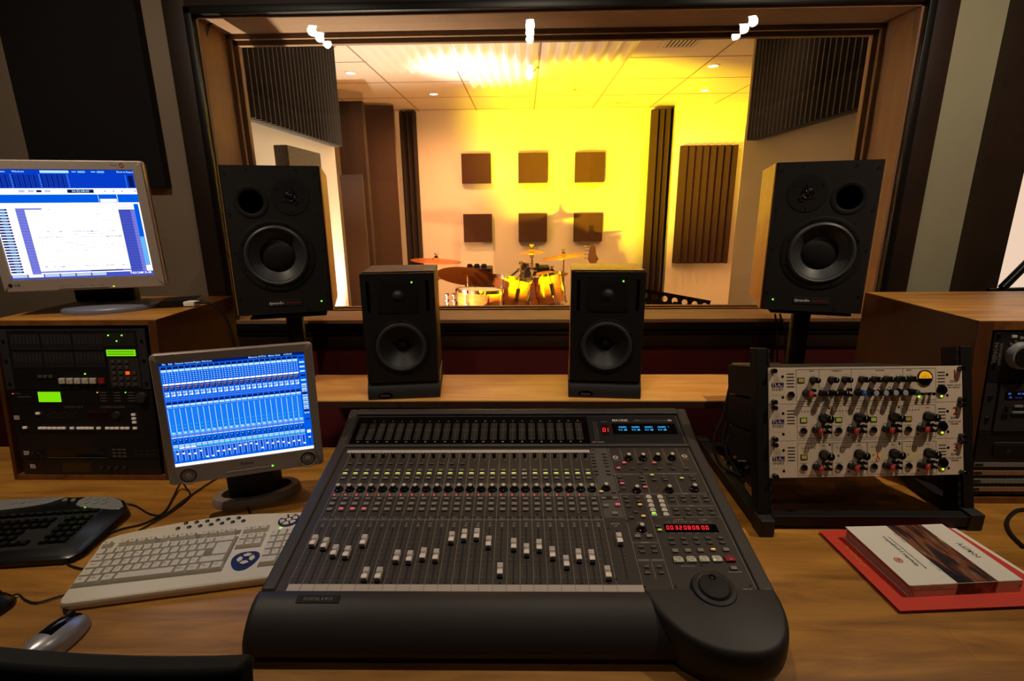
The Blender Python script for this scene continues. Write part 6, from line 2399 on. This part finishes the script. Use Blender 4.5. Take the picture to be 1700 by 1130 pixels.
for k in range(3):
    for r_ in range(2):
        b = MB()
        b.lathe([(0.0072, 0.022), (0.0066, 0.0245), (0.003, 0.0255), (0, 0.0256)], M_silver, 16)
        b.build('media_key', t, TILT @ T(-0.122 + 0.0245 * k + 0.007 * r_, 0.2465 - 0.0045 * k - 0.019 * r_, 0))
for k, (x, y) in enumerate(((-0.1812, 0.2455), (-0.158, 0.2425), (-0.31, 0.247), (-0.29, 0.247), (-0.27, 0.249))):
    b = MB()
    b.lathe([(0.0065, 0.0205), (0.006, 0.0245), (0, 0.0255)], M_silver, 14)
    b.build('media_key', t, TILT @ T(x, y, 0))
for r_ in range(6):
    y = 0.178 - 0.0225 * r_ if r_ else 0.188
    for k in range(18):
        x = -0.447 + 0.0219 * k
        if k in (14,) and r_ != 0:
            continue
        if r_ == 5 and 4 <= k <= 8:
            continue
        if k in (12, 13) and r_ in (3, 4):
            continue
        bb = MB()
        h_ = 0.0165 if r_ else 0.012
        z0, z1 = 0.0206, 0.0268
        w_ = 0.019
        vs = [(0, 0, z0), (w_, 0, z0), (w_, h_, z0), (0, h_, z0), (0.002, 0.002, z1), (w_ - 0.002, 0.002, z1), (w_ - 0.002, h_ - 0.001, z1), (0.002, h_ - 0.001, z1)]
        bb.add(vs, [(0, 3, 2, 1), (4, 5, 6, 7), (0, 1, 5, 4), (1, 2, 6, 5), (2, 3, 7, 6), (3, 0, 4, 7)], M_kblk)
        bb.text('QWERTYUIOPASDFGHJKLZXCVBNM789456123'[(r_ * 7 + k * 3) % 35], 0.007, h_ * 0.6, z1 + 0.0002, 0.006, M_dim)
        bb.build('key', t, TILT @ T(x, y - 0.012, 0), smooth=0)
b = MB()
b.box(-0.1075, -0.1025, 0.2045, 0.2075, 0.0204, 0.0216, M_ledg)
b.build('lock_light', t, TILT, smooth=0)


def mouse(M, label, top, side_, L_=0.118, Wd=0.062):
    t = thing('computer_mouse', label, 'mouse', M)

    def shell(k0, k1, mt, nm, lift=0.0, wk=1.0):
        n, m_ = 16, 14
        bb = MB()
        vs, fs = [], []
        for i in range(n + 1):
            s_ = k0 + (k1 - k0) * i / n
            y = (s_ - 0.5) * L_
            w_ = Wd / 2 * math.sqrt(max(0.0, 1 - abs(2 * s_ - 1) ** 2.8)) * (0.92 + 0.08 * math.cos((s_ - 0.4) * 4)) * wk
            h_ = (0.037 * math.sqrt(max(0.0, 1 - abs((s_ - 0.42) / 0.585) ** 2.6))) + lift
            for j in range(m_ + 1):
                a = PI * j / m_
                x = w_ * math.cos(a) * (1 if 1 else 1)
                z = 0.002 + max(0.001, h_) * (math.sin(a) ** 0.75)
                vs.append((x, y, z))
        for i in range(n):
            for j in range(m_):
                fs.append((i * (m_ + 1) + j, i * (m_ + 1) + j + 1, (i + 1) * (m_ + 1) + j + 1, (i + 1) * (m_ + 1) + j))
            fs.append((i * (m_ + 1), (i + 1) * (m_ + 1), (i + 1) * (m_ + 1) + m_, i * (m_ + 1) + m_))
        bb.add(vs, fs, mt)
        bb.build(nm, t, smooth=60)
    shell(0.0, 1.0, side_, 'body')
    shell(0.36, 0.90, top, 'button_cover', 0.0022, 0.78)
    b = MB()
    b.lathe([(0.008, -0.003), (0.009, 0), (0.008, 0.003)], M_rub, 16, 'X', c=(0, 0.034, 0.034))
    b.build('scroll_wheel', t)
    return t


mouse(T(-0.905, 0.788, DZ) @ R(rad(-6), 'Z'), 'silver mouse with black cover in front of the beige keyboard', M_gloss, M_silver, 0.122, 0.074)
mouse(T(-1.122, 0.845, DZ) @ R(rad(-28), 'Z'), 'black mouse at the left picture edge', M_kblk, M_kblk, 0.12, 0.066)


def cable(name, pts, r, label, mt=None):
    b = MB()
    b.tube(pts, r, mt or M_blk, 8)
    o = b.build(name)
    tag(o, label, 'cable')


def dpt(x, y, z=0.004):
    return at(x, y, Z=DZ + z)


cable('mouse_cable', [dpt(107, 1018, 0.012), dpt(106, 1008, 0.006), dpt(111, 1000), dpt(122, 992), dpt(150, 975)], 0.002, 'thin dark cable from the silver mouse to the beige keyboard')
cable('mouse_cable', [dpt(14, 991, 0.015), dpt(30, 986, 0.006), dpt(42, 995), dpt(60, 1000), dpt(90, 992), dpt(118, 984)], 0.002, 'thin cable curving from the black mouse to the beige keyboard')
cable('keyboard_cable', [dpt(192, 835, 0.012), dpt(222, 838), dpt(250, 853), dpt(275, 852), dpt(305, 830), dpt(340, 806), dpt(372, 786)], 0.0022, 'black cable running from the black keyboard behind the grey monitor')
cable('keyboard_cable', [dpt(117, 921), dpt(110, 930), dpt(116, 938), dpt(140, 944), dpt(150, 940)], 0.0022, 'black cable loop between the two keyboards')
cable('monitor_cable', [dpt(160, 893), dpt(200, 878), dpt(240, 868), dpt(272, 850), dpt(286, 828), dpt(296, 808, 0.01), dpt(302, 800, 0.03)], 0.0025, 'black cable dropping under the left corner of the grey monitor')
cable('monitor_cable', [dpt(231, 880), dpt(252, 868), dpt(290, 845), dpt(315, 823), dpt(308, 808, 0.01), dpt(304, 802, 0.03)], 0.0022, 'second black cable under the left corner of the grey monitor')
cable('foot_cable', [dpt(402, 822, 0.03), dpt(408, 834, 0.006), dpt(414, 848), dpt(418, 858)], 0.0028, 'dark cable running over the oval monitor foot')
cable('desk_cable', [dpt(1700, 845, 0.005), dpt(1686, 848, 0.005), dpt(1674, 860, 0.005), dpt(1672, 872, 0.005), dpt(1680, 888, 0.005), dpt(1700, 908, 0.005)], 0.0045, 'thick dark cable loop at the right edge of the desk')
for k, (x0, sgn) in enumerate(((479, 1), (1287, 1))):
    for j in range(2 if k else 1):
        p0 = at(x0 + 8 * j, 521, Y=2.02)
        p1 = at(x0 + 14 * j + 3, 560, Y=2.05)
        cable('speaker_cable', [p0, (p0 + p1) / 2, p1, (p1.x + 0.03, p1.y, 0.7), (p1.x + 0.03, p1.y, 0.03)], 0.004, 'black cable hanging beside the large %s speaker stand%s' % (('left', 'right')[k], (', outer one', ', inner one')[j] if k else ''))
# tangle of leads and plugs behind the table rack
rnd = random.Random(11)
leads = [((1212, 640), (1200, 690), (1185, 730), (1195, 770), (1230, 790)), ((1225, 650), (1218, 700), (1205, 745), (1222, 780), (1235, 800)), ((1235, 690), (1228, 730), (1215, 760), (1240, 790), (1262, 800)), ((1180, 738), (1205, 742), (1230, 748), (1245, 752)), ((1206, 700), (1200, 735), (1210, 765), (1232, 770))]
for k, pl_ in enumerate(leads):
    pts = []
    for j, (x, y) in enumerate(pl_):
        p = at(x, y, Y=1.56 - 0.05 * j + 0.01 * k)
        p.z = max(p.z, DZ + 0.008 + 0.004 * k)
        pts.append(p)
    cable('patch_lead', pts, 0.0045, 'black lead in the tangle behind the table rack, %s' % ('leftmost hanging one', 'second hanging one', 'one nearest the rack upright', 'one lying flat at the back', 'short looped one')[k])
for k, (x, y) in enumerate(((1222, 772), (1230, 792), (1248, 775), (1238, 785))):
    p = dpt(x, y, 0.0)
    b = MB()
    a_ = 0.7 * k
    b.rod((0, 0, 0), (0.05 * math.cos(a_), 0.05 * math.sin(a_), 0.0), 0.008, M_chrome, seg=14)
    b.rod((-0.03 * math.cos(a_), -0.03 * math.sin(a_), 0), (0, 0, 0), 0.0055, M_rub, seg=10)
    o = b.build('cable_plug', mtx=T(p.x, p.y + 0.01 * k, DZ + 0.009))
    tag(o, 'metal plug lying in the lead tangle, %s' % ('furthest left', 'nearest the console', 'nearest the rack', 'in the middle')[k], 'plug', 'metal plugs behind the rack')
b = MB()
p = at(1225, 637, Y=1.66)
b.lathe([(0.0, -0.012), (0.012, -0.006), (0.012, 0.006), (0, 0.012)], mat('plug_red', (170, 60, 50), 0.5), 16)
b.rod((0, 0, -0.01), (0.004, 0, -0.075), 0.004, M_blk)
o = b.build('red_plug', mtx=T(p.x, p.y, p.z))
tag(o, 'small red plug at the end of the pale shelf', 'plug')
# power supply box standing behind the rack
q = at(1228, 612, Y=1.62)
b = MB()
b.box(q.x, q.x + 0.16, 1.62, 1.69, DZ + 0.001, q.z, M_walnut, 0.002)
b.box(q.x - 0.001, q.x + 0.161, 1.619, 1.66, q.z - 0.16, q.z - 0.155, M_unitg)
o = b.build('power_supply', smooth=0)
tag(o, 'tall dark box behind the table rack left upright', 'box')

# ================================================================== FOLDER AND BOOK
t = thing('card_folder', 'red card folder lying on the right of the desk', 'folder', T(0, 0, DZ))
b = MB()
b.prism([(0.749, 1.143), (1.09, 1.168), (1.128, 0.91), (0.766, 0.884)], 0.0005, 0.0035, M_folder)
b.build('back_cover', t, smooth=0)
b = MB()
b.prism([(0.757, 1.138), (1.098, 1.166), (1.136, 0.912), (0.772, 0.893)], 0.0037, 0.0058, M_paper)
b.build('paper_sheets', t, smooth=0)
b = MB()
b.prism([(0.745, 1.146), (1.082, 1.168), (1.125, 0.904), (0.762, 0.881)], 0.006, 0.0080, M_folder)
b.build('front_cover', t, smooth=0)
b = MB()
for k in range(9):
    b.box(0.772 + 0.0006 * (k % 2) - 0.003 * (k % 2), 0.779 - 0.003 * (k % 2), 1.012 + 0.0085 * k, 1.016 + 0.0085 * k, 0.0081, 0.0088, mat('zigzag_orange', (206, 130, 30), 0.5))
b.build('zigzag_mark', t, smooth=0)
BK = T(0.806, 0.920, DZ + 0.0083) @ R(rad(4.5), 'Z')
t = thing('paperback_book', 'thick white paperback with photo band on the red folder', 'book', BK)
BW, BD, BH = 0.2475, 0.197, 0.028
b = MB()
b.box(0.001, BW - 0.002, 0.002, BD - 0.002, 0.001, BH - 0.001, M_pages)
b.build('page_block', t, smooth=0)
b = MB()
b.box(0, BW, 0, BD, 0, 0.0009, M_paper)
vs = []
for i in range(9):
    x = BW * i / 8
    c_ = 0.004 * (1 - x / BW) ** 2
    vs += [(x - (0.003 if i == 0 else 0), 0, BH + 0.0002), (x - (0.003 if i == 0 else 0), BD, BH + 0.0002 + c_)]
b.add(vs + [(v[0], v[1], v[2] - 0.0008) for v in vs], [(2 * i, 2 * i + 2, 2 * i + 3, 2 * i + 1) for i in range(8)] + [(18 + 2 * i, 18 + 2 * i + 1, 18 + 2 * i + 3, 18 + 2 * i + 2) for i in range(8)] + [(0, 1, 19, 18), (16, 34, 35, 17)] + [(2 * i, 18 + 2 * i, 20 + 2 * i, 2 * i + 2) for i in range(8)] + [(2 * i + 1, 2 * i + 3, 21 + 2 * i, 19 + 2 * i) for i in range(8)], M_paper)
b.build('cover', t, smooth=0)
b = MB()
z = BH + 0.0012


def zt(x, y):
    return BH + 0.0002 + 0.004 * (1 - x / BW) ** 2 * (y / BD)


def onbook(bb, s_, x, y, size, mt):
    """lettering reading away from the desk edge, following the lifted cover"""
    vs_, ps_ = text_geo(s_, size, 'CENTER')
    q_ = []
    for v in vs_:
        px_, py__ = x - v.y, y + v.x
        q_.append((px_, py__, zt(px_, max(0, min(BD, py__))) + 0.0005))
    bb.add(q_, ps_, mt)


onbook(b, 'Grandes y pequeños', 0.062, 0.105, 0.0125, M_rackp)
onbook(b, 'Electricidad y electrónica para instalaciones', 0.074, 0.1, 0.0062, M_rackp)
onbook(b, 'Manual de consulta', 0.098, 0.15, 0.0045, M_dim)
onbook(b, 'Edición revisada', 0.098, 0.05, 0.0045, M_dim)
onbook(b, 'IORITY', 0.222, 0.098, 0.0165, M_rackp)
n = 20
cx, cy = 0.034, 0.075
for r0, r1 in ((0.0062, 0.0088), (0.0, 0.0045)):
    vs = [(cx + r_ * math.cos(2 * PI * i / n), cy + r_ * math.sin(2 * PI * i / n), zt(cx, cy) + 0.0006) for r_ in (max(r0, 0.0001), r1) for i in range(n)]
    b.add(vs, [(i, (i + 1) % n, n + (i + 1) % n, n + i) for i in range(n)], mat('stamp_red', (214, 110, 96), 0.6))
b.build('cover_lettering', t, smooth=0, fix=False)
b = MB()
p0, p1 = BW * 0.415, BW * 0.775
ys = [BD * i / 6 for i in range(7)]
vs = [(x, y, zt(x, y) + 0.00045) for y in ys for x in (p0, (p0 + p1) / 2, p1)]
b.add(vs, [(3 * i + j, 3 * i + j + 1, 3 * i + j + 4, 3 * i + j + 3) for i in range(6) for j in range(2)], M_photo)
b.build('cover_photo', t, smooth=0, fix=False)
b = MB()
F_ = T(0, -0.0011, 0) @ UP
b.M = F_
b.box(0, BW, 0.0, BH, -0.0008, 0.0, M_paper)
b.rect(BW * 0.415, BW * 0.775, 0, BH, 0.00015, M_photo)
b.rect(0.001, 0.008, 0.001, BH - 0.001, 0.0002, M_red)
b.rect(0.003, 0.006, 0.001, BH - 0.001, 0.0003, M_paper)
b.text('Electricidad y electrónica para instalaciones y equipos', 0.055, 0.0155, 0.0002, 0.0042, M_rackp)
b.text('Grandes y pequeños sistemas', 0.045, 0.0205, 0.0002, 0.0042, M_dim)
b.text('III', 0.243, 0.014, 0.0002, 0.009, M_rackp)
b.build('spine', t, smooth=0, fix=False)

# ================================================================== CHAIR
t = thing('office_chair', 'black chair back crossing the lower left corner', 'chair', T(-0.652, 0.36, 0))
b = MB()
n = 14
vs, fs = [], []
for j in range(9):
    z = 0.62 + 0.405 * j / 8
    for i in range(n + 1):
        s_ = -1 + 2 * i / n
        w_ = 0.305 * (1 - 0.10 * (1 - j / 8))
        x = w_ * s_
        y = 0.10 + 0.045 * s_ * s_ + 0.02 * (j / 8)
        zz = 0.62 + (0.447 - 0.057 * abs(s_) ** 1.2) * j / 8
        vs.append((x, y, zz))
m_ = n + 1
base = len(vs)
vs += [(x * 0.985, y - 0.028, z) for x, y, z in vs]
for j in range(8):
    for i in range(n):
        fs.append((j * m_ + i, j * m_ + i + 1, (j + 1) * m_ + i + 1, (j + 1) * m_ + i))
        fs.append((base + j * m_ + i, base + (j + 1) * m_ + i, base + (j + 1) * m_ + i + 1, base + j * m_ + i + 1))
    fs.append((j * m_, (j + 1) * m_, base + (j + 1) * m_, base + j * m_))
    fs.append((j * m_ + n, base + j * m_ + n, base + (j + 1) * m_ + n, (j + 1) * m_ + n))
for i in range(n):
    fs.append((8 * m_ + i, 8 * m_ + i + 1, base + 8 * m_ + i + 1, base + 8 * m_ + i))
    fs.append((i, base + i, base + i + 1, i + 1))
b.add(vs, fs, M_blkm)
b.build('backrest', t, bevel=0.006)
b = MB()
b.box(-0.24, 0.24, 0.12, 0.58, 0.44, 0.52, M_blkm, 0.03)
b.build('seat', t)
b = MB()
b.box(-0.03, 0.03, 0.06, 0.11, 0.42, 0.75, M_blk, 0.006)
b.build('back_bar', t)
b = MB()
b.rod((0, 0.33, 0.08), (0, 0.33, 0.44), 0.028, M_steel, seg=16)
b.build('gas_column', t)
for k in range(5):
    a = 2 * PI * k / 5 + 0.3
    b = MB()
    b.rod((0, 0.33, 0.10), (0.29 * math.cos(a), 0.33 + 0.29 * math.sin(a), 0.06), 0.018, M_blk)
    b.lathe([(0.024, -0.02), (0.026, 0), (0.024, 0.02)], M_blk, 16, 'X', c=(0.29 * math.cos(a), 0.33 + 0.29 * math.sin(a), 0.026))
    b.build('leg', t)

# ================================================================== CONTROL ROOM ACOUSTICS AND LAMPS
b = MB()
b.box(-2.2, -1.605, 2.355, 2.399, 1.655, 2.759, M_fab, 0.004)
o = b.build('acoustic_baffle', smooth=0)
tag(o, 'large dark fabric panel hanging on the wall left of the window', 'acoustic baffle')
for i, p in enumerate(CTRL):
    t = thing('ceiling_lamp', 'halogen downlight over the desk, mirrored in the glass, %s one' % ('left', 'middle', 'right', 'rear')[i], 'ceiling lamp', T(p[0], p[1], 2.76), 'control room downlights')
    b = MB()
    b.lathe([(0.055, 0.0), (0.058, -0.006), (0.036, -0.008), (0.036, 0)], M_silver, 28)
    b.build('trim_ring', t)
    b = MB()
    b.lathe([(0.027, -0.002), (0.027, -0.0075)], glow('bulb_face', (255, 240, 220), 60.0) if i < 3 else glow('bulb_face_dim', (255, 240, 220), 8.0), 24)
    b.build('bulb', t)
# tripod arm in front of the glowing wall panel
b = MB()
p0, p1 = at(1664, 478, Y=2.3), at(1706, 436, Y=2.3)
b.rod(p0, p1 + (p1 - p0) * 0.6, 0.018, M_steel, seg=12)
b.rod(p0 + Vector((-0.06, 0, -0.01)), p0 + Vector((0.35, 0, 0.0)), 0.01, M_steel, seg=10)
b.rod(p0, (p0.x, p0.y, 0.02), 0.016, M_steel, seg=10)
o = b.build('folding_stand')
tag(o, 'dark slanted stand arm in front of the glowing wall panel at right', 'stand')
